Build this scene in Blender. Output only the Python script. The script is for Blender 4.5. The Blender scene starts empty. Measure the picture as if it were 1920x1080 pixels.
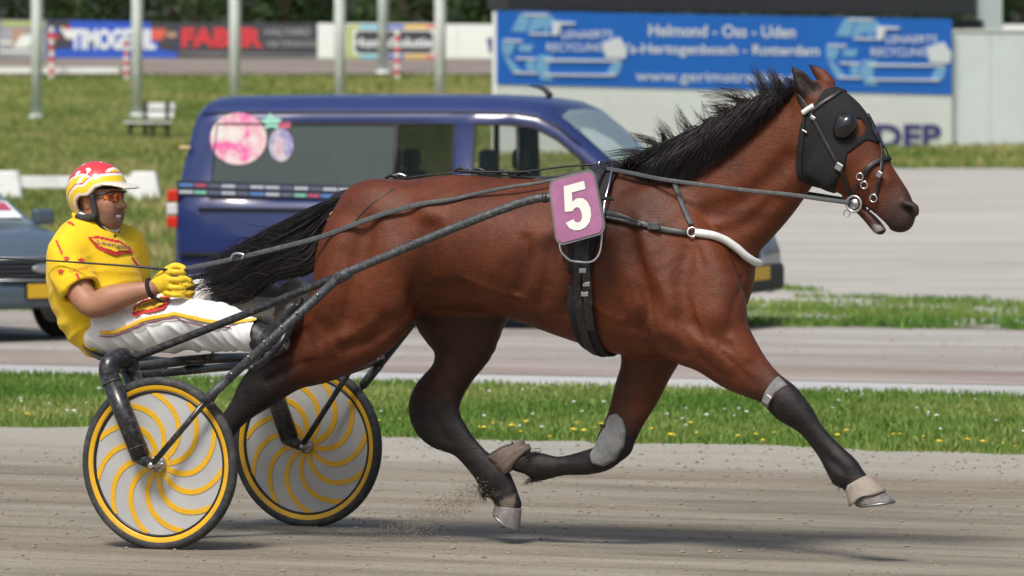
import bpy, bmesh, math, random
import numpy as np
from mathutils import Vector, Matrix, noise as mnoise
random.seed(7); rng = np.random.default_rng(7)
R = math.radians
scene = bpy.context.scene
col = scene.collection

# ------------------------------------------------------------------ camera
F = 10150.0                     # focal length in photograph pixels (1920 wide)
CAMH = 1.763
PITCH = math.atan(320.0 / F)
camd = bpy.data.cameras.new('camera'); cam = bpy.data.objects.new('camera', camd); col.objects.link(cam)
camd.sensor_width = 36.0; camd.lens = F * 36.0 / 1920.0
camd.clip_start = 0.5; camd.clip_end = 3000
cam.location = (0, 0, CAMH); cam.rotation_euler = (R(90) - PITCH, 0, 0)
camd.dof.use_dof = True; camd.dof.focus_distance = 21.9; camd.dof.aperture_fstop = 5.6
scene.camera = cam
scene.render.resolution_x = 1024; scene.render.resolution_y = 576

# ------------------------------------------------------------------ light: bright, thinly overcast day
SUN_EL, SUN_AZ = 56.0, 205.0     # azimuth measured clockwise from +Y; behind the camera, a little left
w = bpy.data.worlds.new('World'); scene.world = w; w.use_nodes = True
nt = w.node_tree
sky = nt.nodes.new('ShaderNodeTexSky'); sky.sky_type = 'NISHITA'; sky.sun_disc = False
sky.sun_elevation = R(SUN_EL); sky.sun_rotation = R(SUN_AZ); sky.air_density = 1.0; sky.dust_density = 4.0; sky.ozone_density = 1.0
bg = nt.nodes['Background']; nt.links.new(sky.outputs[0], bg.inputs[0]); bg.inputs[1].default_value = 0.085
sl = bpy.data.lights.new('sun', 'SUN'); sl.energy = 2.3; sl.angle = R(14); sl.color = (1.0, 0.955, 0.89)
sun = bpy.data.objects.new('sun', sl); col.objects.link(sun)
sd = Vector((math.sin(R(SUN_AZ)) * math.cos(R(SUN_EL)), math.cos(R(SUN_AZ)) * math.cos(R(SUN_EL)), math.sin(R(SUN_EL))))
sun.rotation_euler = sd.to_track_quat('Z', 'Y').to_euler(); sun.location = (0, 0, 30)
vs = scene.view_settings
vs.view_transform = "Standard"; vs.look = "None"; vs.exposure = 0.55; vs.gamma = 1.0; vs.use_curve_mapping = False

# ------------------------------------------------------------------ frames
PSI = R(24.0)                              # the track runs to the right and a little towards the camera
E = np.array([math.cos(PSI), -math.sin(PSI), 0.0]); L = np.array([math.sin(PSI), math.cos(PSI), 0.0])
ORG = np.array([-1.157, 22.621, 0.0])      # under the middle of the sulky axle
CAMP = np.array([0, 0, CAMH])
cp, sp = math.cos(PITCH), math.sin(PITCH)
def ray(u, v):
    a = (u - 960.0) / F; b = (540.0 - v) / F
    return np.array([a, cp + b * sp, -sp + b * cp])
def world_at(u, v, Y):
    d = ray(u, v); return CAMP + d * (Y / d[1])
def H(u, v, y=0.0):
    """photograph point -> track frame (x forward, y away from the camera, z up) on the vertical plane y"""
    d = ray(u, v); t = (y - np.dot(CAMP - ORG, L)) / np.dot(d, L)
    p = CAMP + d * t - ORG
    return np.array([np.dot(p, E), y, p[2]])
def to_local(p):
    q = np.asarray(p) - ORG; return np.array([np.dot(q, E), np.dot(q, L), q[2]])

# ------------------------------------------------------------------ materials
MATS = {}
class NT:
    def __init__(s, name):
        s.m = bpy.data.materials.new(name); s.m.use_nodes = True; s.t = s.m.node_tree; s.n = s.t.nodes; s.b = s.n['Principled BSDF']
    def node(s, t, **kw):
        n = s.n.new(t)
        for k, v in kw.items():
            if k.startswith('i_'):
                n.inputs[k[2:].replace('_', ' ')].default_value = v
            else: setattr(n, k, v)
        return n
    def link(s, a, b): s.t.links.new(a, b)
    def coord(s, kind='Object', scale=(1, 1, 1)):
        c = s.node('ShaderNodeTexCoord'); m = s.node('ShaderNodeMapping'); m.inputs['Scale'].default_value = scale
        s.link(c.outputs[kind], m.inputs[0]); return m.outputs[0]
    def noise(s, vec, scale, detail=4, rough=0.55):
        n = s.node('ShaderNodeTexNoise'); n.inputs['Scale'].default_value = scale; n.inputs['Detail'].default_value = detail
        n.inputs['Roughness'].default_value = rough; s.link(vec, n.inputs['Vector']); return n.outputs['Fac']
    def ramp(s, fac, stops):
        r = s.node('ShaderNodeValToRGB'); cr = r.color_ramp
        while len(cr.elements) > len(stops): cr.elements.remove(cr.elements[-1])
        while len(cr.elements) < len(stops): cr.elements.new(0.5)
        for e, (p, c) in zip(cr.elements, stops):
            e.position = p; e.color = (c[0], c[1], c[2], 1) if not isinstance(c, (int, float)) else (c, c, c, 1)
        s.link(fac, r.inputs[0]); return r.outputs[0]
    def mix(s, fac, a, b, mode='MIX'):
        m = s.node('ShaderNodeMix', data_type='RGBA', blend_type=mode)
        for i, v in ((0, fac), (6, a), (7, b)):
            if hasattr(v, 'default_value'): s.link(v, m.inputs[i])
            elif i == 0: m.inputs[0].default_value = v
            else: m.inputs[i].default_value = (v[0], v[1], v[2], 1)
        return m.outputs[2]
    def math(s, op, a, b=0.0):
        m = s.node('ShaderNodeMath', operation=op)
        for i, v in ((0, a), (1, b)):
            if hasattr(v, 'default_value'): s.link(v, m.inputs[i])
            else: m.inputs[i].default_value = v
        return m.outputs[0]
    def color(s, c):
        if hasattr(c, 'default_value'): s.link(c, s.b.inputs['Base Color'])
        else: s.b.inputs['Base Color'].default_value = (c[0], c[1], c[2], 1)
    def bump(s, h, strength=0.3, dist=0.01):
        b = s.node('ShaderNodeBump'); b.inputs['Strength'].default_value = strength; b.inputs['Distance'].default_value = dist
        s.link(h, b.inputs['Height']); s.link(b.outputs[0], s.b.inputs['Normal'])
    def set(s, **kw):
        for k, v in kw.items():
            i = s.b.inputs[k.replace('_', ' ')]
            if hasattr(v, 'default_value'): s.link(v, i)
            else: i.default_value = v

def simple(name, c, rough=0.5, metal=0.0, var=0.12, scale=30, bump=0.0, bscale=200, spec=0.5, dirt=None, dirt_amt=0.5, dscale=9, coat=0.0):
    """plain surface with a little tonal variation, optional dust specks and fine relief"""
    if name in MATS: return MATS[name]
    n = NT(name); v = n.coord()
    f = n.noise(v, scale, 3)
    lo = [x * (1 - var) for x in c]; hi = [min(1, x * (1 + var)) for x in c]
    cc = n.ramp(f, [(0.3, lo), (0.7, hi)])
    if dirt:
        g = n.noise(v, dscale, 8, 0.7)
        cc = n.mix(n.ramp(g, [(0.5, 0.0), (0.68, dirt_amt)]), cc, dirt)
    n.color(cc); n.set(Roughness=rough, Metallic=metal, Specular_IOR_Level=spec, Coat_Weight=coat)
    if bump: n.bump(n.noise(v, bscale, 3), bump, 0.004)
    MATS[name] = n.m; return n.m

def attr_mat(name, rough=0.6, spec=0.4, nscale=40, namt=0.12, bump=0.1, bscale=150, coat=0.0, sheen=0.0, attr='tint', stretch=(1, 1, 1)):
    """own colours of a printed / patterned surface, stored per vertex"""
    n = NT(name); a = n.node('ShaderNodeAttribute', attribute_name=attr)
    v = n.coord(scale=stretch); f = n.noise(v, nscale, 5)
    c = n.mix(1.0, a.outputs[0], n.ramp(f, [(0.25, 1 - namt), (0.75, 1 + namt)]), 'MULTIPLY')
    n.color(c); n.set(Roughness=rough, Specular_IOR_Level=spec, Coat_Weight=coat, Sheen_Weight=sheen)
    if bump: n.bump(n.noise(v, bscale, 3), bump, 0.004)
    MATS[name] = n.m; return n.m

# ------------------------------------------------------------------ objects
def tag(o, label=None, cat=None, group=None, kind=None):
    if label: o['label'] = label
    if cat: o['category'] = cat
    if group: o['group'] = group
    if kind: o['kind'] = kind
    return o
def empty(name, loc=(0, 0, 0), rz=0.0):
    o = bpy.data.objects.new(name, None); col.objects.link(o); o.location = loc; o.rotation_euler = (0, 0, rz); o.empty_display_size = 0.1
    return o
def link_mesh(name, me, mat, parent=None, smooth=True):
    if mat is not None:
        for m in (mat if isinstance(mat, (list, tuple)) else [mat]): me.materials.append(m)
    o = bpy.data.objects.new(name, me); col.objects.link(o)
    if parent: o.parent = parent
    if smooth and len(me.polygons): me.polygons.foreach_set('use_smooth', np.ones(len(me.polygons), dtype=bool))
    me.update(); return o
def mesh_obj(name, V, Fc, mat, parent=None, smooth=True):
    me = bpy.data.meshes.new(name); me.from_pydata([tuple(map(float, v)) for v in V], [], [tuple(int(i) for i in f) for f in Fc])
    return link_mesh(name, me, mat, parent, smooth)
def bm_obj(name, bm, mat, parent=None, smooth=False):
    me = bpy.data.meshes.new(name); bm.to_mesh(me); bm.free(); return link_mesh(name, me, mat, parent, smooth)
def bevel(o, wdt, seg=2, angle=35):
    m = o.modifiers.new('bevel', 'BEVEL'); m.width = wdt; m.segments = seg; m.limit_method = 'ANGLE'; m.angle_limit = R(angle); m.harden_normals = False
    return o
def box(name, c, s, mat, parent=None, bev=0.0, rot=None):
    bm = bmesh.new(); bmesh.ops.create_cube(bm, size=1)
    M = Matrix.Translation(c) @ (rot.to_4x4() if rot is not None else Matrix()) @ Matrix.Diagonal((s[0], s[1], s[2], 1))
    bmesh.ops.transform(bm, matrix=M, verts=bm.verts)
    o = bm_obj(name, bm, mat, parent)
    if bev: bevel(o, bev)
    return o
def catmull(P, n):
    P = np.asarray(P, float); out = []
    m = len(P)
    if m < 3 or n <= 1: 
        if n <= 1: return P
    for i in range(m - 1):
        p0 = P[max(i - 1, 0)]; p1 = P[i]; p2 = P[i + 1]; p3 = P[min(i + 2, m - 1)]
        for k in range(n):
            t = k / n
            out.append(0.5 * ((2 * p1) + (-p0 + p2) * t + (2 * p0 - 5 * p1 + 4 * p2 - p3) * t * t + (-p0 + 3 * p1 - 3 * p2 + p3) * t ** 3))
    out.append(P[-1]); return np.array(out)
def tube_geo(P, rad, seg=10, cap=True, closed=False):
    P = np.asarray(P, float); n = len(P)
    rad = np.full(n, rad) if np.isscalar(rad) else np.asarray(rad, float)
    T = np.gradient(P, axis=0)
    if closed: T = np.roll(P, -1, 0) - np.roll(P, 1, 0)
    T /= np.linalg.norm(T, axis=1)[:, None] + 1e-12
    ref = np.array([0, 0, 1.0]) if abs(T[0][2]) < 0.9 else np.array([1.0, 0, 0])
    N = np.zeros_like(P); v = ref - T[0] * np.dot(ref, T[0]); N[0] = v / np.linalg.norm(v)
    for i in range(1, n):
        v = N[i - 1] - T[i] * np.dot(N[i - 1], T[i]); N[i] = v / (np.linalg.norm(v) + 1e-12)
    B = np.cross(T, N)
    ang = np.linspace(0, 2 * math.pi, seg, endpoint=False)
    V = (P[:, None, :] + rad[:, None, None] * (np.cos(ang)[None, :, None] * N[:, None, :] + np.sin(ang)[None, :, None] * B[:, None, :])).reshape(-1, 3)
    Fc = []
    for i in range(n - (0 if closed else 1)):
        j = (i + 1) % n
        for k in range(seg):
            k2 = (k + 1) % seg; Fc.append((i * seg + k, i * seg + k2, j * seg + k2, j * seg + k))
    if cap and not closed:
        Fc.append(tuple(range(seg - 1, -1, -1))); Fc.append(tuple((n - 1) * seg + k for k in range(seg)))
    return V, Fc
def tube(name, P, rad, mat, parent=None, seg=10, sub=1, closed=False):
    if sub > 1: 
        if np.isscalar(rad): P = catmull(P, sub)
        else:
            Q = catmull(np.column_stack([np.asarray(P, float), rad]), sub); P, rad = Q[:, :3], Q[:, 3]
    V, Fc = tube_geo(P, rad, seg, True, closed); return mesh_obj(name, V, Fc, mat, parent)
def join_geo(parts):
    V = []; Fc = []; o = 0
    for v, f in parts:
        V.extend(v); Fc.extend([tuple(i + o for i in q) for q in f]); o += len(v)
    return V, Fc
def ribbon_geo(P, N, width, thick):
    """flat strap along P with outward normals N"""
    P = np.asarray(P, float); N = np.asarray(N, float)
    T = np.gradient(P, axis=0); T /= np.linalg.norm(T, axis=1)[:, None] + 1e-12
    S = np.cross(T, N); S /= np.linalg.norm(S, axis=1)[:, None] + 1e-12
    N2 = np.cross(S, T); n = len(P)
    wd = np.full(n, width) if np.isscalar(width) else np.asarray(width, float)
    prof = [(-.5, 0), (-.5, .7), (-.36, 1), (.36, 1), (.5, .7), (.5, 0)]
    V = []
    for i in range(n):
        for a, b in prof: V.append(P[i] + S[i] * a * wd[i] + N2[i] * b * thick)
    m = len(prof); Fc = []
    for i in range(n - 1):
        for k in range(m): Fc.append((i * m + k, (i + 1) * m + k, (i + 1) * m + (k + 1) % m, i * m + (k + 1) % m))
    Fc.append(tuple(range(m))); Fc.append(tuple((n - 1) * m + k for k in range(m - 1, -1, -1)))
    return V, Fc
def lathe(name, prof, mat, parent=None, seg=32, M=None, smooth=True, cap=True):
    """profile (r, h) turned about local Z, then placed with M"""
    V = []; Fc = []; n = len(prof)
    for r, h in prof:
        for k in range(seg):
            a = 2 * math.pi * k / seg; V.append(Vector((r * math.cos(a), r * math.sin(a), h)))
    if M is not None: V = [M @ v for v in V]
    for i in range(n - 1):
        for k in range(seg):
            k2 = (k + 1) % seg; Fc.append((i * seg + k, i * seg + k2, (i + 1) * seg + k2, (i + 1) * seg + k))
    if cap and prof[0][0] > 1e-5: Fc.append(tuple(range(seg - 1, -1, -1)))
    if cap and prof[-1][0] > 1e-5: Fc.append(tuple((n - 1) * seg + k for k in range(seg)))
    return mesh_obj(name, V, Fc, mat, parent, smooth)
def text_geo(body, size=1.0, bold=0.0, align='CENTER', spacing=1.0):
    """flat lettering outline: vertices in 2-D and triangles"""
    cu = bpy.data.curves.new('lettering', 'FONT'); cu.body = body; cu.size = size; cu.align_x = align; cu.align_y = 'CENTER'
    cu.offset = bold; cu.space_character = spacing; cu.resolution_u = 4; cu.fill_mode = 'FRONT'
    o = bpy.data.objects.new('lettering', cu); col.objects.link(o)
    dg = bpy.context.evaluated_depsgraph_get(); me = bpy.data.meshes.new_from_object(o.evaluated_get(dg))
    V = np.array([v.co[:] for v in me.vertices]); Fc = [tuple(p.vertices) for p in me.polygons]
    bpy.data.objects.remove(o); bpy.data.curves.remove(cu); bpy.data.meshes.remove(me)
    return V, Fc

# ------------------------------------------------------------------ implicit modelling (smooth unions, one continuous skin)
class SDF:
    def __init__(s, lo, hi, h):
        s.lo = np.array(lo, float); s.h = h; s.n = np.ceil((np.array(hi) - s.lo) / h).astype(int) + 1
        s.v = np.full(s.n, 0.25, np.float32)
    def copy(s):
        o = SDF.__new__(SDF); o.lo, o.h, o.n, o.v = s.lo, s.h, s.n, s.v.copy(); return o
    def window(s, lo, hi):
        a = np.clip(np.floor((lo - s.lo) / s.h).astype(int), 0, s.n); b = np.clip(np.ceil((hi - s.lo) / s.h).astype(int) + 1, 0, s.n)
        if np.any(b <= a): return None
        ax = [s.lo[i] + s.h * np.arange(a[i], b[i]) for i in range(3)]
        G = np.meshgrid(*ax, indexing='ij'); return tuple(slice(a[i], b[i]) for i in range(3)), G
    @staticmethod
    def smin(a, b, k):
        if k <= 0: return np.minimum(a, b)
        hh = np.maximum(k - np.abs(a - b), 0) / k; return np.minimum(a, b) - hh * hh * k * 0.25
    def seg(s, p0, p1, a0, b0, a1, b1, lat):
        """tapered elliptical limb; a across the profile, b along lat"""
        t = p1 - p0; Ln = np.linalg.norm(t); t = t / Ln if Ln > 1e-6 else np.array([1., 0, 0])
        l = lat - t * np.dot(lat, t); l /= np.linalg.norm(l); nn = np.cross(t, l)
        return t, l, nn, Ln
    def chain(s, st, lat=(0, 1, 0), k=0.03, sub=4, kin=0.008, op='add', closeends=True, inflate=0.0):
        """st rows: x y z a b"""
        Q = catmull(np.array(st, float), sub) if sub > 1 else np.array(st, float)
        Q[:, 3:5] = np.maximum(Q[:, 3:5] + inflate, 0.002)
        lat = np.array(lat, float); mr = Q[:, 3:5].max() + max(k, 0.02) + 0.05
        W = s.window(Q[:, :3].min(0) - mr, Q[:, :3].max(0) + mr)
        if W is None: return s
        sl_, (X, Y, Z) = W
        acc = np.full(X.shape, 0.25, np.float32)
        for i in range(len(Q) - 1):
            p0, p1 = Q[i, :3], Q[i + 1, :3]; t, l, nn, Ln = s.seg(p0, p1, 0, 0, 0, 0, lat)
            mr2 = max(Q[i, 3:5].max(), Q[i + 1, 3:5].max()) + max(k, .02) + 0.03
            lo = np.minimum(p0, p1) - mr2; hi = np.maximum(p0, p1) + mr2
            W2 = s.window(lo, hi)
            if W2 is None: continue
            sw = tuple(slice(W2[0][j].start - sl_[j].start, W2[0][j].stop - sl_[j].start) for j in range(3))
            x, y, z = W2[1]
            dx, dy, dz = x - p0[0], y - p0[1], z - p0[2]
            u = dx * t[0] + dy * t[1] + dz * t[2]; f = np.clip(u / max(Ln, 1e-6), 0, 1)
            ru = u - f * Ln; rl = dx * l[0] + dy * l[1] + dz * l[2]; rn = dx * nn[0] + dy * nn[1] + dz * nn[2]
            a = Q[i, 3] + f * (Q[i + 1, 3] - Q[i, 3]); b = Q[i, 4] + f * (Q[i + 1, 4] - Q[i, 4]); c = np.minimum(a, b)
            k0 = np.sqrt((rn / a) ** 2 + (rl / b) ** 2 + (ru / c) ** 2); k1 = np.sqrt((rn / a ** 2) ** 2 + (rl / b ** 2) ** 2 + (ru / c ** 2) ** 2) + 1e-9
            d = np.where(k0 < 1e-3, -c, k0 * (k0 - 1) / k1).astype(np.float32)
            acc[sw] = s.smin(acc[sw], d, kin)
        cur = s.v[sl_]
        if op == 'add': s.v[sl_] = s.smin(cur, acc, k)
        else: s.v[sl_] = -s.smin(-cur, acc, k)
        return s
    def ball(s, c, r, k=0.03, op='add', rot=None):
        """ellipsoid radii r (3), optional rotation matrix rows = axes"""
        c = np.array(c, float); r = np.array(r, float) * np.ones(3); m = r.max() + max(k, 0.02) + 0.03
        W = s.window(c - m, c + m)
        if W is None: return s
        sl_, (X, Y, Z) = W; q = [X - c[0], Y - c[1], Z - c[2]]
        if rot is not None: q = [sum(rot[i][j] * q[j] for j in range(3)) for i in range(3)]
        k0 = np.sqrt(sum((q[i] / r[i]) ** 2 for i in range(3))); k1 = np.sqrt(sum((q[i] / r[i] ** 2) ** 2 for i in range(3))) + 1e-9
        d = np.where(k0 < 1e-3, -r.min(), k0 * (k0 - 1) / k1).astype(np.float32); cur = s.v[sl_]
        s.v[sl_] = s.smin(cur, d, k) if op == 'add' else -s.smin(-cur, d, k)
        return s
    def grid(s):
        return np.meshgrid(*[s.lo[i] + s.h * np.arange(s.n[i]) for i in range(3)], indexing='ij', sparse=True)
    def sample(s, P):
        P = np.atleast_2d(P); g = (P - s.lo) / s.h; g = np.clip(g, 0, s.n - 1.001); i = g.astype(int); f = g - i; r = 0
        for dx in (0, 1):
            for dy in (0, 1):
                for dz in (0, 1):
                    wgt = (f[:, 0] if dx else 1 - f[:, 0]) * (f[:, 1] if dy else 1 - f[:, 1]) * (f[:, 2] if dz else 1 - f[:, 2])
                    r = r + wgt * s.v[i[:, 0] + dx, i[:, 1] + dy, i[:, 2] + dz]
        return r
    def normal(s, P):
        P = np.atleast_2d(P); e = s.h * 1.5; g = np.zeros_like(P)
        for i in range(3):
            d = np.zeros(3); d[i] = e; g[:, i] = s.sample(P + d) - s.sample(P - d)
        return g / (np.linalg.norm(g, axis=1)[:, None] + 1e-9)
    def march(s, o, d, tmax=6.0, off=0.0):
        """first surface point along a ray in the local frame"""
        o = np.asarray(o, float); d = np.asarray(d, float) / np.linalg.norm(d)
        hi = s.lo + s.h * (s.n - 1)
        with np.errstate(divide='ignore'):
            t1 = (s.lo - o) / d; t2 = (hi - o) / d
        t = max(np.nanmax(np.minimum(t1, t2)), 0) + 1e-4; te = min(np.nanmin(np.maximum(t1, t2)), t + tmax)
        ts = np.arange(t, te, s.h * 0.4)
        if len(ts) == 0: return None
        vals = s.sample(o + ts[:, None] * d) - off
        k = np.argmax(vals < 0)
        if not (vals[k] < 0): return None
        a = ts[max(k - 1, 0)]; b = ts[k]; va = vals[max(k - 1, 0)]; vb = vals[k]
        tt = a + (b - a) * (va / (va - vb) if va != vb else 0)
        return o + tt * d
    def out(s, c, d, tmax=1.2):
        """from inside point c walk along d to the outermost skin"""
        c = np.asarray(c, float); d = np.asarray(d, float) / np.linalg.norm(d); ts = np.arange(0, tmax, s.h * 0.4)
        vals = s.sample(c + ts[:, None] * d); k = np.argmax(vals > 0); 
        a, b = ts[max(k - 1, 0)], ts[k]; va, vb = vals[max(k - 1, 0)], vals[k]
        return c + d * (a + (b - a) * (-va / (vb - va) if vb != va else 0))
    def hit(s, u, v, off=0.0):
        """where the line of sight through a photograph point meets the skin (track frame)"""
        d = ray(u, v); o = CAMP - ORG
        o = np.array([np.dot(o, E), np.dot(o, L), o[2]]); d = np.array([np.dot(d, E), np.dot(d, L), d[2]])
        return s.march(o, d, 6.0, off)
    def mesh(s, smooth=1, lam=0.5):
        v = s.v; neg = v < 0
        n = np.array(v.shape) - 1
        cnt = np.zeros(n, np.int8)
        for dx in (0, 1):
            for dy in (0, 1):
                for dz in (0, 1): cnt += neg[dx:dx + n[0], dy:dy + n[1], dz:dz + n[2]]
        act = (cnt > 0) & (cnt < 8); idx = np.full(n, -1, np.int64); C = np.argwhere(act); idx[act] = np.arange(len(C))
        acc = np.zeros((len(C), 3)); num = np.zeros(len(C))
        corners = [(a, b, c) for a in (0, 1) for b in (0, 1) for c in (0, 1)]
        for a in corners:
            for ax in range(3):
                if a[ax]: continue
                b = list(a); b[ax] = 1
                va = v[C[:, 0] + a[0], C[:, 1] + a[1], C[:, 2] + a[2]]; vb = v[C[:, 0] + b[0], C[:, 1] + b[1], C[:, 2] + b[2]]
                m = (va < 0) != (vb < 0); t = np.where(m, va / np.where(m, va - vb, 1), 0)
                p = np.repeat(np.array(a, float)[None], len(C), 0); p[:, ax] += t
                acc[m] += p[m]; num[m] += 1
        V = (C + acc / num[:, None]) * s.h + s.lo
        Q = []
        for ax in range(3):
            o1, o2 = [(1, 2), (2, 0), (0, 1)][ax]
            sl0 = [slice(1, -1)] * 3; sl1 = [slice(1, -1)] * 3; sl0[ax] = slice(0, -1); sl1[ax] = slice(1, None)
            A = neg[tuple(sl0)]; B = neg[tuple(sl1)]; ch = np.argwhere(A != B); sg = A[A != B]
            off = np.ones(3, int); off[ax] = 0; P = ch + off
            def at(d1, d2):
                q = P.copy(); q[:, o1] += d1; q[:, o2] += d2; return idx[q[:, 0], q[:, 1], q[:, 2]]
            f = np.stack([at(-1, -1), at(0, -1), at(0, 0), at(-1, 0)], 1)
            f[~sg] = f[~sg][:, ::-1]; Q.append(f)
        Q = np.concatenate(Q); Q = Q[(Q >= 0).all(1)]
        for _ in range(smooth):
            S = np.zeros_like(V); c = np.zeros(len(V))
            for i, j in ((0, 1), (1, 2), (2, 3), (3, 0)):
                np.add.at(S, Q[:, i], V[Q[:, j]]); np.add.at(S, Q[:, j], V[Q[:, i]]); np.add.at(c, Q[:, i], 1); np.add.at(c, Q[:, j], 1)
            V = V + lam * (S / np.maximum(c, 1)[:, None] - V)
        return V, Q
def np_mesh(name, V, Q, mat, parent=None, tint=None, attr='tint'):
    me = bpy.data.meshes.new(name); V = np.asarray(V, np.float32); Q = np.asarray(Q, np.int32); m = Q.shape[1]
    me.vertices.add(len(V)); me.vertices.foreach_set('co', V.ravel())
    me.loops.add(Q.size); me.loops.foreach_set('vertex_index', Q.ravel())
    me.polygons.add(len(Q)); me.polygons.foreach_set('loop_start', np.arange(0, Q.size, m, dtype=np.int32))
    me.update(calc_edges=True); me.validate()
    if tint is not None:
        a = me.color_attributes.new(attr, 'FLOAT_COLOR', 'POINT'); t = np.ones((len(V), 4), np.float32); t[:, :3] = tint; a.data.foreach_set('color', t.ravel())
    return link_mesh(name, me, mat, parent)
def st(u1, v1, u2, v2, b, y):
    """limb section between two outline points of the photograph, half thickness b"""
    p, q = H(u1, v1, y), H(u2, v2, y); c = (p + q) / 2; return [c[0], c[1], c[2], np.linalg.norm(p - q) / 2, b]
def ct(u, v, a, b, y):
    c = H(u, v, y); return [c[0], c[1], c[2], a, b]
def poly_sdf(PX, PZ, poly):
    """signed distance in the x-z plane, negative inside"""
    poly = np.asarray(poly, float); d = np.full(np.broadcast(PX, PZ).shape, 1e9); ins = np.zeros(d.shape, bool); n = len(poly)
    for i in range(n):
        ax, az = poly[i]; bx, bz = poly[(i + 1) % n]; ex, ez = bx - ax, bz - az
        t = np.clip(((PX - ax) * ex + (PZ - az) * ez) / (ex * ex + ez * ez + 1e-12), 0, 1)
        d = np.minimum(d, (PX - ax - t * ex) ** 2 + (PZ - az - t * ez) ** 2)
        c = ((az > PZ) != (bz > PZ)) & (PX < (bx - ax) * (PZ - az) / (bz - az + 1e-12) + ax); ins ^= c
    d = np.sqrt(d); return np.where(ins, -d, d)
def sstep(a, b, x):
    t = np.clip((x - a) / (b - a), 0, 1); return t * t * (3 - 2 * t)
def vnoise(P, sc, seed=0.0):
    return np.array([mnoise.noise(Vector((p[0] * sc + seed, p[1] * sc, p[2] * sc))) for p in P])
# ================================================================== terrain
_HY = [-400, 48, 56, 130, 133, 139, 142, 152, 170, 900]; _HZ = [0, 0, 0.10, 1.68, 1.90, 2.78, 2.95, 3.41, 3.45, 3.6]
def ground_z(Y):
    Y = np.asarray(Y, float); return (np.interp(Y - 1.5, _HY, _HZ) + np.interp(Y + 1.5, _HY, _HZ) + np.interp(Y, _HY, _HZ)) / 3
def tn(t, n): return t * E[0] + n * L[0], t * E[1] + n * L[1]

def mat_sand():
    n = NT('raked_sand'); v = n.coord(scale=(0.16, 1.0, 1.0)); vi = n.coord()
    base = n.ramp(n.noise(v, 2.6, 7, 0.66), [(0.28, (0.145, 0.128, 0.098)), (0.5, (0.25, 0.226, 0.178)), (0.72, (0.35, 0.325, 0.268))])
    red = n.ramp(n.noise(v, 0.55, 3), [(0.45, 0.0), (0.7, 0.30)])
    base = n.mix(red, base, (0.25, 0.19, 0.14))
    xyz = n.node('ShaderNodeSeparateXYZ'); n.link(vi, xyz.inputs[0])          # drier, paler sand along the verge
    dry = n.ramp(n.math('ADD', n.math('MULTIPLY', n.math('SUBTRACT', xyz.outputs[1], 23.0), 0.25), n.math('MULTIPLY', n.math('SUBTRACT', n.noise(v, 1.2, 4), 0.5), 0.9)), [(0.25, 0.0), (0.75, 0.75)])
    base = n.mix(dry, base, (0.40, 0.385, 0.335))
    fine = n.ramp(n.noise(vi, 90, 3, 0.7), [(0.3, 0.78), (0.7, 1.2)])
    n.color(n.mix(1.0, base, fine, 'MULTIPLY')); n.set(Roughness=0.95, Specular_IOR_Level=0.15)
    h = n.math('ADD', n.math('MULTIPLY', n.noise(n.coord(scale=(0.12, 1, 1)), 9, 5, 0.6), 1.0), n.math('MULTIPLY', n.noise(vi, 38, 4, 0.65), 0.55))
    n.bump(h, 0.9, 0.035); return n.m
def mat_gravel(name, lo, mid, hi, sx=0.2):
    n = NT(name); v = n.coord(scale=(sx, 1.0, 1.0)); vi = n.coord()
    base = n.ramp(n.noise(v, 0.9, 7, 0.6), [(0.3, lo), (0.5, mid), (0.7, hi)])
    fine = n.ramp(n.noise(vi, 26, 4, 0.7), [(0.3, 0.85), (0.7, 1.15)])
    n.color(n.mix(1.0, base, fine, 'MULTIPLY')); n.set(Roughness=0.95, Specular_IOR_Level=0.15)
    n.bump(n.noise(vi, 30, 5, 0.65), 0.6, 0.02); return n.m
def mat_turf():
    n = NT('turf'); v = n.coord(scale=(0.25, 1.0, 1.0)); vi = n.coord()
    f = n.noise(v, 0.35, 6, 0.62)
    c = n.ramp(f, [(0.3, (0.08, 0.15, 0.024)), (0.45, (0.15, 0.21, 0.042)), (0.56, (0.26, 0.26, 0.08)), (0.7, (0.38, 0.32, 0.14))])
    c = n.mix(1.0, c, n.ramp(n.noise(vi, 6, 6, 0.75), [(0.25, 0.6), (0.75, 1.4)]), 'MULTIPLY')
    n.color(c); n.set(Roughness=0.9, Specular_IOR_Level=0.15); n.bump(n.noise(vi, 9, 6, 0.75), 0.9, 0.12); return n.m
M_sand = mat_sand(); M_turf = mat_turf()
M_road = mat_gravel('road_gravel', (0.22, 0.20, 0.175), (0.32, 0.30, 0.27), (0.42, 0.405, 0.375))
M_lane = mat_gravel('brown_lane', (0.22, 0.175, 0.15), (0.29, 0.245, 0.215), (0.36, 0.33, 0.30))
M_conc = mat_gravel('pale_concrete', (0.33, 0.335, 0.325), (0.41, 0.415, 0.405), (0.48, 0.485, 0.475))
M_yard = mat_gravel('yard_gravel', (0.32, 0.30, 0.265), (0.385, 0.37, 0.335), (0.44, 0.43, 0.395), 0.28)
M_far = mat_gravel('far_sand', (0.18, 0.15, 0.125), (0.23, 0.20, 0.175), (0.28, 0.255, 0.225))

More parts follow.
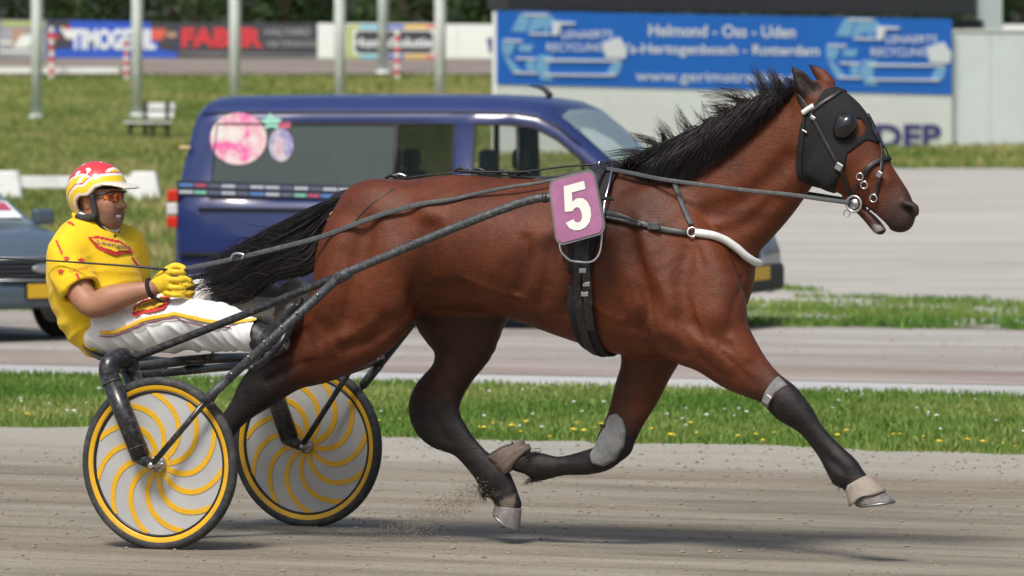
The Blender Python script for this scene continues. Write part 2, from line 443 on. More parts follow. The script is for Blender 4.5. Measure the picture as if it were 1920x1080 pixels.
def grid_sheet(name, ts, ns_of, mat, zoff, rows, world=False):
    """sheet in track coordinates draped on the terrain; ns_of(t) -> (n0, n1)"""
    V = []; Fc = []
    for t in ts:
        a, b = ns_of(t)
        for k in range(rows + 1):
            n_ = a + (b - a) * k / rows
            x, y = (t, n_) if world else tn(t, n_)
            z = float(ground_z(y)) + zoff
            V.append((t, n_, z) if not world else (x, y, z))
    r = rows + 1
    for i in range(len(ts) - 1):
        for k in range(rows): Fc.append((i * r + k, (i + 1) * r + k, (i + 1) * r + k + 1, i * r + k + 1))
    o = mesh_obj(name, V, Fc, mat)
    if not world: o.rotation_euler = (0, 0, -PSI)
    tag(o, kind='structure'); return o
def rag(t, s, amp, sc=1.0): return amp * (mnoise.noise(Vector((t * 0.8 * sc, s, 0))) + 0.6 * mnoise.noise(Vector((t * 2.7 * sc, s, 3))) + 0.35 * mnoise.noise(Vector((t * 8.0 * sc, s, 7))))
def trange(a, b, fa, fb, coarse, fine):
    return sorted(set([round(x, 3) for x in np.arange(a, fa, coarse)] + [round(x, 3) for x in np.arange(fa, fb, fine)] + [round(x, 3) for x in np.arange(fb, b + .1, coarse)]))
TS = trange(-600, 600, -22, 14, 40, 0.12)
nn = sorted(set(list(np.arange(-400, 0, 50)) + list(np.arange(0, 40, 4)) + list(np.arange(40, 230, 2.5)) + list(np.arange(230, 1000, 70))))
tt = sorted(set(list(np.arange(-800, -100, 70)) + list(np.arange(-100, 100, 4)) + list(np.arange(100, 801, 70))))
V = [(t, n_, float(ground_z(tn(t, n_)[1]))) for t in tt for n_ in nn]; r_ = len(nn)
ground = mesh_obj('ground', V, [(i * r_ + k, (i + 1) * r_ + k, (i + 1) * r_ + k + 1, i * r_ + k + 1) for i in range(len(tt) - 1) for k in range(r_ - 1)], M_turf)
ground.rotation_euler = (0, 0, -PSI); tag(ground, kind='structure')
track_edge = lambda t: 26.9 + rag(t, 0, 0.30)
road_edge = lambda t: 32.5 + rag(t, 5, 0.10)
race_track = grid_sheet('race_track', TS, lambda t: (3.0, track_edge(t)), M_sand, 0.006, 3)
grid_sheet('concrete_strip', TS, lambda t: (road_edge(t), 33.7), M_conc, 0.006, 1)
grid_sheet('sand_lane', TS, lambda t: (33.7, 35.6 + rag(t, 9, 0.12)), M_lane, 0.010, 1)
grid_sheet('service_road', TS, lambda t: (35.0, 42.8 + rag(t, 11, 0.5)), M_road, 0.006, 3)
# gravel yard beyond the verge on the right, and the far straight of the track
XS = trange(1.8, 120, 1.9, 14, 6, 0.2)
yard = grid_sheet('gravel_yard', XS, lambda x: ((43.1 - x * L[0]) / L[1] + rag(x, 21, .5, 0.7), 92.5 + rag(x, 23, 0.5)), M_yard, 0.012, 16, world=True)
far_track = grid_sheet('far_track', list(np.arange(-90, 91, 3.0)), lambda x: (140.4 + 0.9 * mnoise.noise(Vector((x * .15, 1, 0))), 152.6), M_far, 0.03, 5, world=True)

# ------------------------------------------------------------------ grass as real blades
def mat_grass():
    n = NT('grass_blades'); a = n.node('ShaderNodeAttribute', attribute_name='tint')
    n.color(a.outputs[0]); n.set(Roughness=0.6, Specular_IOR_Level=0.25)
    tr = n.node('ShaderNodeBsdfTranslucent'); n.link(a.outputs[0], tr.inputs[0]); mx = n.node('ShaderNodeMixShader'); mx.inputs[0].default_value = 0.3
    out = n.n['Material Output']; n.link(n.b.outputs[0], mx.inputs[1]); n.link(tr.outputs[0], mx.inputs[2]); n.link(mx.outputs[0], out.inputs[0]); return n.m
M_grass = mat_grass()
def grass(name, X, Y, hgt, wid, label, greens, seed, sx=.35):
    g = np.random.default_rng(seed); N = len(X); Z = ground_z(Y)
    a = g.uniform(0, 2 * math.pi, N); lean = g.normal(0, 0.45, N) * hgt; la = g.uniform(0, 2 * math.pi, N)
    B = np.stack([X, Y, Z], 1); S = np.stack([np.cos(a), np.sin(a), np.zeros(N)], 1) * wid[:, None]
    T = B + np.stack([lean * np.cos(la), lean * np.sin(la), hgt], 1); Mi = B + (T - B) * 0.55; Mi[:, 2] += 0.12 * hgt
    B[:, 2] -= 0.01
    V = np.stack([B - S, B + S, Mi + S * .7, Mi - S * .7, T], 1).reshape(-1, 3)
    i = np.arange(N) * 5
    me = bpy.data.meshes.new(name); F4 = np.stack([i, i + 1, i + 2, i + 3], 1); F3 = np.stack([i + 3, i + 2, i + 4], 1)
    me.vertices.add(len(V)); me.vertices.foreach_set('co', V.astype(np.float32).ravel())
    idx = np.concatenate([F4.ravel(), F3.ravel()]).astype(np.int32); me.loops.add(len(idx)); me.loops.foreach_set('vertex_index', idx)
    me.polygons.add(2 * N); me.polygons.foreach_set('loop_start', np.concatenate([np.arange(N) * 4, 4 * N + np.arange(N) * 3]).astype(np.int32))
    me.update(calc_edges=True)
    pn = np.array([1.3 * mnoise.noise(Vector((x * sx, y * .45, 4))) + .6 * mnoise.noise(Vector((x * sx * 3, y * 1.6, 9))) for x, y in zip(X, Y)])
    f = np.clip(0.42 + 0.5 * pn + g.normal(0, 0.16, N), 0, 1)[:, None]
    C = greens[0] * (1 - f) ** 2 + greens[1] * 2 * f * (1 - f) + greens[2] * f ** 2
    t = np.ones((N, 5, 4), np.float32); t[:, :, :3] = C[:, None, :]
    at = me.color_attributes.new('tint', 'FLOAT_COLOR', 'POINT'); at.data.foreach_set('color', t.ravel())
    o = link_mesh(name, me, M_grass, smooth=False); tag(o, label, 'grass', kind='stuff'); return o
GR = [np.array(c) for c in ((0.09, 0.20, 0.028), (0.18, 0.31, 0.055), (0.38, 0.40, 0.14))]
g = np.random.default_rng(3)
def keep_in(n0, n1, t0, t1, N, edge=0.4):
    t = g.uniform(t0, t1, N); n_ = g.uniform(n0, n1, N)
    d = np.minimum(n_ - np.array([track_edge(q) if n0 < 28 else n0 for q in t]) + .12, np.array([road_edge(q) if n0 < 28 else n1 for q in t]) - n_ + .08)
    k = g.uniform(0, 1, N) < np.clip(d / edge, 0, 1) ** 0.7; t, n_ = t[k], n_[k]; return t * E[0] + n_ * L[0], t * E[1] + n_ * L[1]
X, Y = keep_in(26.4, 32.6, -19.5, -6.5, 95000)
grass('verge_grass', X, Y, g.uniform(0.018, 0.055, len(X)), g.uniform(0.004, 0.008, len(X)), 'bright green mown verge between the sand track and the pale concrete strip', GR, 1)
# patchy strip between the service road and the yard
t = g.uniform(-25, -8, 90000); n_ = g.uniform(42.3, 51.2, 90000); 
pp = np.array([mnoise.noise(Vector((a * .5, b * .9, 2))) + .5 * mnoise.noise(Vector((a * 1.6, b * 2.2, 5))) for a, b in zip(t, n_)])
k = (pp > -0.22 + 0.80 * sstep(45.5, 50, n_) + 0.35 * sstep(-15, -9, t) + 0.4 * sstep(43.4, 42.3, n_)) ; t, n_ = t[k], n_[k]; X, Y = t * E[0] + n_ * L[0], t * E[1] + n_ * L[1]
grass('strip_grass', X, Y, g.uniform(0.03, 0.085, len(X)), g.uniform(0.006, 0.012, len(X)), 'patchy grass strip between the service road and the gravel yard', GR, 2)
# infield lawn
Y = 48 + 92 * g.uniform(0, 1, 150000) ** 1.35; X = g.uniform(-1, 1, 150000) * Y * 0.105
k = ~((X > 1.8) & (Y < 92.6)); k &= (X * L[0] + Y * L[1]) > 43.0; X, Y = X[k], Y[k]
GR2 = [np.array(c) for c in ((0.12, 0.21, 0.036), (0.27, 0.30, 0.085), (0.50, 0.43, 0.20))]
grass('infield_grass', X, Y, g.uniform(0.05, 0.15, len(X)), 0.008 + 0.00013 * Y * g.uniform(.7, 1.3, len(X)), 'sun-bleached infield lawn rising towards the far track', GR2, 3)
# flowers in the verge: small heads, too many to count
def flowers(name, N, colr, label, seed, n0, n1, rad):
    g = np.random.default_rng(seed); V = []; Fc = []
    for _ in range(N):
        t = g.uniform(-19, -7); n_ = g.uniform(n0, n1); x, y = tn(t, n_); z = 0.03 + g.uniform(0, 0.025); r = rad * g.uniform(.5, 1.0); o = len(V)
        V.append((x, y, z + r * .4)); 
        for k in range(6): V.append((x + r * math.cos(k * 1.047), y + r * math.sin(k * 1.047), z + g.uniform(-.2, .2) * r))
        V.append((x, y, z - .012))
        Fc += [(o, o + 1 + k, o + 1 + (k + 1) % 6) for k in range(6)] + [(o + 7, o + 1 + (k + 1) % 6, o + 1 + k) for k in range(0, 6, 3)]
    o = mesh_obj(name, V, Fc, simple(name + '_petals', colr, 0.7), smooth=False); tag(o, label, 'flowers', kind='stuff')
flowers('dandelions', 110, (0.65, 0.5, 0.03), 'yellow dandelions dotted along the track side of the verge', 5, 26.9, 28.2, 0.022)
flowers('daisies', 150, (0.75, 0.76, 0.72), 'white daisies scattered through the bright green verge', 6, 27.6, 32.2, 0.016)
# clods and pebbles on the raked sand
def clods(name, N, n0, n1, t0, t1, rmin, rmax, mat, label, seed, fn=None):
    g = np.random.default_rng(seed); V = []; Fc = []
    base = np.array([(1, 0, 0), (-1, 0, 0), (0, 1, 0), (0, -1, 0), (0, 0, 1), (0, 0, -1)], float); tri = [(0, 2, 4), (2, 1, 4), (1, 3, 4), (3, 0, 4), (2, 0, 5), (1, 2, 5), (3, 1, 5), (0, 3, 5)]
    for _ in range(N):
        if fn: c, r = fn(g)
        else:
            t = g.uniform(t0, t1); n_ = g.uniform(n0, n1); x, y = tn(t, n_); r = rmin * (rmax / rmin) ** (g.uniform() ** 2.2); c = (x, y, float(ground_z(y)) + .006 + r * .25)
        o = len(V); q = base * r * g.uniform(.55, 1.15, (6, 1)) * np.array([1.2, 1.2, .8]) + np.array(c); V.extend(q); Fc += [tuple(i + o for i in f) for f in tri]
    o = mesh_obj(name, V, Fc, mat, smooth=False); return tag(o, label, 'soil', kind='stuff')
M_clod = simple('clod', (0.25, 0.21, 0.165), 0.95, var=0.25, scale=6)
clods('sand_clods', 9000, 17.5, 26.8, -14, -4.5, 0.002, 0.013, M_clod, 'small clods and pebbles loose on the raked sand track', 8)
clods('road_pebbles', 2500, 35.2, 50, -22, -9, 0.004, 0.012, M_clod, 'loose pebbles on the service road', 9)

# ================================================================== far things
M_white = simple('white_paint', (0.78, 0.79, 0.78), 0.5, dirt=(0.45, 0.44, 0.40), dirt_amt=0.35, dscale=4)
M_pole = simple('pole_paint', (0.68, 0.73, 0.71), 0.5, dirt=(0.38, 0.40, 0.38), dirt_amt=0.4, dscale=3)
M_dark = simple('dark_metal', (0.03, 0.032, 0.036), 0.5)
M_blue = simple('blue_vinyl', (0.018, 0.16, 0.62), 0.45, var=0.05, scale=1)
M_pale = simple('white_panel', (0.80, 0.83, 0.79), 0.55, var=0.04, scale=1, dirt=(0.5, 0.52, 0.5), dirt_amt=0.25, dscale=1.5)
M_grey = simple('grey_panel', (0.62, 0.69, 0.69), 0.55, var=0.05, scale=1, dirt=(0.42, 0.46, 0.46), dirt_amt=0.3, dscale=1.2)
M_ltblue = simple('pale_blue_print', (0.22, 0.48, 0.74), 0.5); M_print = simple('white_print', (0.78, 0.82, 0.84), 0.5)
M_violet = simple('violet_print', (0.07, 0.06, 0.22), 0.5); M_greyprint = simple('grey_print', (0.42, 0.44, 0.44), 0.5)

class Panel:
    """upright flat panel from photograph corners at given depths: origin, right and up axes in metres"""
    def __init__(s, u0, v0, u1, v1, vb0, vb1, Y0, Y1):
        s.a = world_at(u0, v0, Y0); s.b = world_at(u1, v1, Y1); s.za = world_at(u0, vb0, Y0)[2]; s.zb = world_at(u1, vb1, Y1)[2]
        s.u0, s.u1 = u0, u1; d = s.b - s.a; d[2] = 0; s.len = np.linalg.norm(d); s.r = d / s.len; s.n = np.array([s.r[1], -s.r[0], 0])
        s.Y0, s.Y1 = Y0, Y1
    def at(s, u, v):
        """photograph point on the panel plane"""
        d = ray(u, v); t = np.dot(s.a - CAMP, s.n) / np.dot(d, s.n); return CAMP + d * t
    def slab(s, name, pts, mat, parent, front, back):
        P = [s.at(*p) for p in pts]; n = len(P); V = [p + s.n * front for p in P] + [p - s.n * back for p in P]
        Fc = [tuple(range(n))[::-1], tuple(range(n, 2 * n))] + [(i, (i + 1) % n, n + (i + 1) % n, n + i) for i in range(n)]
        V = [v - np.array(parent.location) for v in V] if parent else V
        return mesh_obj(name, V, Fc, mat, parent, smooth=False)
    def text(s, name, body, u0, v0, u1, v1, mat, parent, off=0.02, bold=0.02, slope=0.0, spacing=1.0):
        """lettering filling the photograph box"""
        V, Fc = text_geo(body, 1.0, bold, spacing=spacing); lo, hi = V[:, :2].min(0), V[:, :2].max(0); W = []
        for p in V:
            a = (p[0] - lo[0]) / (hi[0] - lo[0]); b = (p[1] - lo[1]) / (hi[1] - lo[1])
            W.append(s.at(u0 + a * (u1 - u0), v1 + b * (v0 - v1) + slope * a * (u1 - u0)) + s.n * off - np.array(parent.location))
        # each word its own piece
        root = list(range(len(V)))
        def fnd(i):
            while root[i] != i: root[i] = root[root[i]]; i = root[i]
            return i
        for f in Fc:
            for i in f[1:]: root[fnd(i)] = fnd(f[0])
        isl = {}
        for i in range(len(V)): isl.setdefault(fnd(i), []).append(i)
        order = sorted(isl.values(), key=lambda q: min(V[i][0] for i in q)); words = []; xe = -1e9
        for q in order:
            x0 = min(V[i][0] for i in q)
            if x0 - xe > 0.13 * spacing: words.append([])
            words[-1] += q; xe = max(xe, max(V[i][0] for i in q))
        for wd in words:
            ix = {i: k for k, i in enumerate(wd)}; o = mesh_obj(name, [W[i] for i in wd], [tuple(ix[i] for i in f) for f in Fc if f[0] in ix], mat, parent, smooth=False)
        return o

# ---- blue billboard on white hoarding
bb = Panel(930, 20, 1785, 36, 283, 285, 100.0, 106.0)
eb = empty('billboard', (bb.a[0], bb.a[1], float(ground_z(bb.a[1]))))
tag(eb, 'wide blue and white billboard with ribbon arrow logos below the dark screen', 'billboard')
bb.slab('hoarding', [(930, 22), (1785, 37), (1785, 290), (930, 330)], M_pale, eb, 0.0, 0.12)
bb.slab('banner', [(931, 20), (1784, 36), (1784, 178), (931, 158)], M_blue, eb, 0.015, 0.0)
def logo(du, dv):
    q = lambda pts: [(u + du, v + dv) for u, v in pts]
    bl = [[(975, 26), (995, 29), (984, 60), (958, 58)], [(998, 29), (1030, 27), (1022, 50), (988, 61)], [(1032, 28), (1042, 40), (1020, 62), (1018, 58)],
          [(940, 76), (967, 80), (955, 105), (941, 100)], [(941, 103), (954, 108), (976, 134), (958, 135)], [(972, 83), (1000, 84), (993, 98), (972, 96)],
          [(1010, 103), (1036, 104), (1026, 128), (1036, 152), (1014, 150), (1003, 128)], [(985, 108), (1002, 108), (1000, 134), (986, 130)], [(1148, 117), (1166, 117), (1158, 140), (1136, 140)]]
    for k, p in enumerate(bl): bb.slab('arrow_face', q(p), M_ltblue, eb, 0.022 + 0.001 * k, 0.0)
    wl = [[(978, 25), (1028, 26), (1024, 30), (982, 29)], [(993, 61), (1032, 62), (1028, 66), (992, 65)], [(942, 73), (978, 75), (976, 79), (944, 77)], [(964, 107), (1004, 108), (1002, 112), (966, 111)],
          [(1018, 110), (1160, 112), (1162, 116), (1020, 115)], [(960, 134), (1006, 135), (1004, 139), (962, 138)], [(1018, 138), (1154, 139), (1150, 143), (1020, 142)],
          [(1128, 80), (1160, 70), (1174, 92), (1170, 110), (1134, 108)], [(1036, 40), (1052, 40), (1044, 66), (1034, 66)], [(1046, 40), (1078, 42), (1074, 46), (1048, 46)]]
    for k, p in enumerate(wl): bb.slab('arrow_edge', q(p), M_print, eb, 0.034 + 0.001 * k, 0.0)
    bb.text('lettering', 'LENAERTS', 1050 + du, 57 + dv, 1146 + du, 72 + dv, M_print, eb, 0.05, 0.01)
    bb.text('lettering', 'RECYCLING', 1022 + du, 81 + dv, 1128 + du, 96 + dv, M_print, eb, 0.05, 0.01)
logo(0, 0); logo(608, 9)
bb.text('lettering', 'Helmond - Oss - Uden', 1215, 45, 1490, 68, M_print, eb, 0.025, 0.02, 0.012)
bb.text('lettering', "'s-Hertogenbosch - Rotterdam", 1175, 80, 1535, 106, M_print, eb, 0.025, 0.02, 0.012)
bb.text('lettering', 'www.gerimstrading.nl', 1190, 132, 1500, 158, M_print, eb, 0.025, 0.005, 0.012)
bb.text('lettering', 'DEP', 1640, 233, 1764, 277, M_violet, eb, 0.02, 0.035, 0.0)
for u in (1000, 1350, 1700): 
    p = bb.at(u, 200) - bb.n * 0.2 - np.array(eb.location); box('post', (p[0], p[1], 0.9), (0.12, 0.12, 3.0), M_dark, eb)
# ---- plain return hoarding on the right
sp2 = Panel(1785, 57, 1990, 57, 290, 268, 106.2, 106.9)
e2 = empty('return_hoarding', (sp2.a[0], sp2.a[1], float(ground_z(sp2.a[1])))); tag(e2, 'plain pale grey hoarding panel joined to the end of the blue billboard', 'hoarding')
for a, b in ((1786, 1856), (1857, 1925), (1926, 1990)): sp2.slab('panel', [(a, 57), (b, 57), (b, 288 - (b - 1786) * .11), (a, 290 - (a - 1786) * .11)], M_grey, e2, 0.0, 0.06)
sp2.slab('top_rail', [(1786, 55), (1990, 55), (1990, 58.5), (1786, 58.5)], M_white, e2, 0.03, 0.08)
# ---- video screen above the billboard, on its steel column
scr = Panel(952, 20, 1828, 28, 30, 30, 103.0, 109.5)
es = empty('video_screen', tuple(scr.at(1860, 200)[:2]) + (float(ground_z(108)),)); tag(es, 'dark grey video screen housing carried on a steel column above the blue billboard', 'screen')
scr.slab('housing', [(952, -330), (1828, -330), (1828, 27), (952, 17)], simple('screen_housing', (0.035, 0.037, 0.042), 0.55), es, 0.0, 0.7)
scr.slab('bottom_trim', [(950, 12), (1830, 22), (1830, 28.5), (950, 18.5)], M_dark, es, 0.05, 0.0)
scr.slab('column', [(1842, -250), (1888, -250), (1888, 290), (1842, 290)], M_grey, es, -0.15, 0.6)
scr.slab('cross_beam', [(1780, 36), (1850, 37), (1850, 52), (1780, 52)], M_dark, es, -0.1, 0.3)
scr.slab('cross_beam', [(1780, -200), (1850, -200), (1850, -170), (1780, -170)], M_dark, es, -0.1, 0.3)

# ---- advertising boards along the far track
def board(u0, u1, vt0, vt1, vb0, vb1, mat, label, name='advertising_board', Y=153.4):
    p = Panel(u0, vt0, u1, vt1, vb0, vb1, Y, Y); e = empty(name, (p.a[0], p.a[1], float(ground_z(Y)))); tag(e, label, 'board')
    p.slab('face', [(u0, vt0), (u1, vt1), (u1, vb1), (u0, vb0)], mat, e, 0.0, 0.03)
    for u in (u0 + 8, u1 - 8):
        q = p.at(u, vb0) - np.array(e.location); box('post', (q[0], q[1] + 0.09, (q[2] + .6) / 2), (0.07, 0.07, abs(q[2]) + 1.2), M_dark, e)
    return p, e
M_bblue = simple('board_blue', (0.03, 0.10, 0.55), 0.5, var=.06, scale=1); M_char = simple('board_charcoal', (0.055, 0.055, 0.065), 0.5, var=.1, scale=2)
M_red = simple('board_red', (0.62, 0.045, 0.06), 0.5); M_lt = simple('board_grey', (0.33, 0.33, 0.36), 0.5, var=.3, scale=1.5); M_lime = simple('board_lime', (0.42, 0.5, 0.16), 0.5)
M_skin2 = simple('board_tan', (0.45, 0.28, 0.2), 0.5); M_cy = simple('board_cyan', (0.1, 0.5, 0.68), 0.5); M_or = simple('board_orange', (0.75, 0.42, 0.03), 0.5); M_pk = simple('board_coral', (0.7, 0.12, 0.08), 0.5)
p, e = board(-330, -6, 34, 37, 105, 107, M_pale, 'plain white board beyond the collage board along the far track')
p, e = board(-4, 86, 37, 38, 107, 108, M_lt, 'grey collage board with lime band and tan shapes along the far track')
p.slab('print', [(2, 40), (95 - 10, 41), (85, 49), (6, 49)], M_lime, e, 0.01, 0); p.slab('print', [(24, 52), (50, 56), (46, 86), (24, 84)], M_skin2, e, 0.01, 0)
p.slab('print', [(40, 66), (70, 64), (52, 90), (24, 90)], M_pale, e, 0.015, 0); p.slab('print', [(0, 77), (24, 77), (22, 82), (0, 82)], M_pale, e, 0.01, 0); p.slab('print', [(0, 95), (70, 95), (68, 99), (0, 99)], M_pale, e, 0.01, 0)
p, e = board(86.5, 332, 38, 42, 108, 111, M_bblue, 'blue advertising board with big white letters and a dark rider picture')
p.slab('print', [(88, 38.5), (130, 39), (134, 90), (110, 91), (88, 104)], M_char, e, 0.008, 0)
p.slab('print', [(92, 56), (108, 53), (110, 62), (92, 62)], M_bblue, e, 0.012, 0); p.slab('print', [(88, 64), (110, 64), (110, 73), (88, 73)], M_red, e, 0.012, 0); p.slab('print', [(112, 52), (128, 50), (146, 58), (144, 73), (124, 72)], M_pale, e, 0.014, 0); p.slab('print', [(118, 51), (128, 49), (136, 54), (122, 56)], M_red, e, 0.018, 0)
p.slab('print', [(280, 41), (331, 42), (331, 98), (300, 92)], M_char, e, 0.008, 0); p.slab('print', [(285, 54), (312, 54), (306, 74), (284, 76)], M_pk, e, 0.014, 0); p.slab('print', [(312, 60), (331, 60), (331, 70), (314, 70)], M_skin2, e, 0.014, 0)
p.text('lettering', 'TIMOGEUIL', 132, 54, 292, 93, M_print, e, 0.022, 0.05)
p, e = board(332.5, 595, 42, 43.5, 111, 113, M_char, 'charcoal advertising board with heavy red letters and two small white lines')
p.text('lettering', 'FABER', 340, 52, 494, 89, M_red, e, 0.012, 0.06); p.text('lettering', 'HALYARD', 497, 53, 582, 66, M_greyprint, e, 0.012, 0.0); p.text('lettering', 'VIJSTERANCE', 498, 77, 593, 90, M_greyprint, e, 0.012, 0.0)
p.slab('print', [(336, 98), (594, 103), (594, 105), (336, 100)], M_lt, e, 0.01, 0)
p, e = board(595.5, 858, 43.5, 45, 113, 119, M_pale, 'white advertising board with rainbow framed dark name plate')
for a, b, m in ((648, 676, M_lime), (676, 726, M_cy), (726, 758, M_bblue), (758, 800, M_or), (800, 826, M_pk)):
    p.slab('print', [(a, 47), (b, 47), (b, 54), (a, 54)], m, e, 0.008, 0); p.slab('print', [(a, 103), (b, 103), (b, 110), (a, 110)], m, e, 0.008, 0)
p.slab('print', [(650, 54.2), (661, 54.2), (661, 102.8), (650, 102.8)], M_lime, e, 0.008, 0)
p.slab('print', [(672, 58), (806, 58), (812, 64), (812, 94), (806, 100), (672, 100), (666, 94), (666, 64)], M_char, e, 0.008, 0); p.text('lettering', 'HomeSolutie', 662, 70, 810, 89, M_print, e, 0.014, 0.03)
p, e = board(858.5, 1010, 45, 46, 119, 122, M_pale, 'white advertising board running on behind the blue billboard'); p.slab('print', [(912, 72), (926, 70), (926, 100), (918, 100)], M_violet, e, 0.01, 0)
p, e = board(1880, 2240, 46, 47, 122, 124, M_pale, 'white advertising board standing beyond the steel column')
# low white rail and striped distance markers in front of the far track
e = empty('white_rail', tuple(world_at(0, 140, 139.6)[:2]) + (float(ground_z(139.6)),)); tag(e, 'low white rail along the near side of the far track', 'rail')
a_, b_ = world_at(-160, 137, 139.6), world_at(222, 141, 139.6)
box('beam', ((a_[0] + b_[0]) / 2 - e.location[0], 0, 0.19), (b_[0] - a_[0], 0.07, 0.15), M_white, e)
for k in range(7): box('post', (a_[0] - e.location[0] + 0.15 + k * (b_[0] - a_[0] - .3) / 6, 0.06, 0.04), (0.07, 0.05, 0.36), M_white, e)
def marker(u, vt, label, Y=139.0):
    z0 = float(ground_z(Y)); x = world_at(u, 100, Y)[0]; zt = world_at(u, vt, Y)[2]; e = empty('distance_marker', (x, Y, z0)); tag(e, label, 'marker post', 'striped distance markers')
    h = (zt - z0 + 0.02) / 9
    for k in range(9): lathe('band', [(0.065, 0), (0.065, h)], M_red if k % 2 == 1 else M_white, e, 12, Matrix.Translation((0, 0, -0.02 + k * h)), smooth=False)
marker(97, 50, 'red and white striped marker in front of the rider picture'); marker(237, 69, 'red and white striped marker in front of the white letters'); marker(745, 57, 'red and white striped marker in front of the rainbow framed plate')
# flag poles
def flag_pole(u, Y, label, r=0.13, mat=None):
    z0 = float(ground_z(Y)); x = world_at(u, 200, Y)[0]; e = empty('flag_pole', (x, Y, z0)); tag(e, label, 'flag pole', 'flag poles on the infield')
    lathe('mast', [(r, -0.05), (r, 2.5), (r * .85, 6), (r * .5, 9.0)], mat or M_pole, e, 16); lathe('finial', [(0.0, 9.14), (0.07, 9.1), (0.09, 9.03), (0.05, 8.98)], M_white, e, 12)
    lathe('base_collar', [(r * 1.5, -0.03), (r * 1.5, 0.05), (r * 1.1, 0.09)], M_grey, e, 16); tube('halyard', [(r + .02, -.03, .9), (r + .015, -.03, 4), (r * .6 + .015, -.02, 8.9)], 0.006, M_white, e, 5)
    box('cleat', (0.0, -r - 0.015, 1.1), (0.03, 0.04, 0.14), M_grey, e)
flag_pole(69, 130.5, 'pale flag pole standing in front of the grey collage board')
flag_pole(257, 131, 'pale flag pole rising behind the white bench')
flag_pole(440, 131, 'pale flag pole crossing the heavy red letters')
flag_pole(637, 131, 'pale flag pole between the charcoal board and the lime end of the rainbow frame')
flag_pole(718, 141, 'slightly darker flag pole set farther back in front of the rainbow frame', 0.13, M_grey)
flag_pole(825, 131, 'pale flag pole beside the coral end of the rainbow frame')
# bench
Yb = 112.0; zb = float(ground_z(Yb)); eb2 = empty('bench', (world_at(282, 250, Yb)[0], Yb, zb), R(118)); tag(eb2, 'white slatted bench on dark legs on the infield lawn', 'bench')
for k, z in enumerate((0.52, 0.70)): box('back_slat', (0, -0.18 - 0.03 * k, z), (1.5, 0.035, 0.13), M_white, eb2, 0.008)
for k in range(3): box('seat_slat', (0, -0.08 + 0.15 * k, 0.36), (1.5, 0.13, 0.04), M_white, eb2, 0.008)
for s in (-1, 1): 
    box('leg', (0.55 * s, 0.2, 0.15), (0.07, 0.08, 0.38), M_dark, eb2, 0.01); box('leg', (0.55 * s, -0.13, 0.38), (0.07, 0.07, 0.86), M_dark, eb2, 0.01); box('seat_bearer', (0.55 * s, 0.07, 0.31), (0.06, 0.44, 0.05), M_dark, eb2, 0.01)
# white barrier behind the driver
Yw = 78.0; zw = float(ground_z(Yw)); ew = empty('white_barrier', (world_at(270, 370, Yw)[0], Yw, zw)); tag(ew, 'low white barrier with flared end blocks on the lawn behind the driver', 'barrier')
def block(name, x, wt, wb, d, h, par, mat):
    V = [(x + s * wb / 2, t * d / 2 * 1.3, -0.03) for s, t in ((-1, -1), (1, -1), (1, 1), (-1, 1))] + [(x + s * wt / 2, t * d / 2, h) for s, t in ((-1, -1), (1, -1), (1, 1), (-1, 1))]
    return bevel(mesh_obj(name, V, [(3, 2, 1, 0), (4, 5, 6, 7), (0, 1, 5, 4), (1, 2, 6, 5), (2, 3, 7, 6), (3, 0, 4, 7)], mat, par, False), 0.02)
block('end_block', 0, 0.34, 0.52, 0.3, 0.41, ew, M_white); block('end_block', -1.98, 0.34, 0.5, 0.3, 0.42, ew, M_white)
box('rail', (-0.99, 0, 0.26), (1.66, 0.12, 0.17), M_white, ew, 0.01); box('rail', (-3.2, 0, 0.26), (2.1, 0.12, 0.17), M_white, ew, 0.01); block('end_block', -4.3, 0.34, 0.5, 0.3, 0.42, ew, M_white)
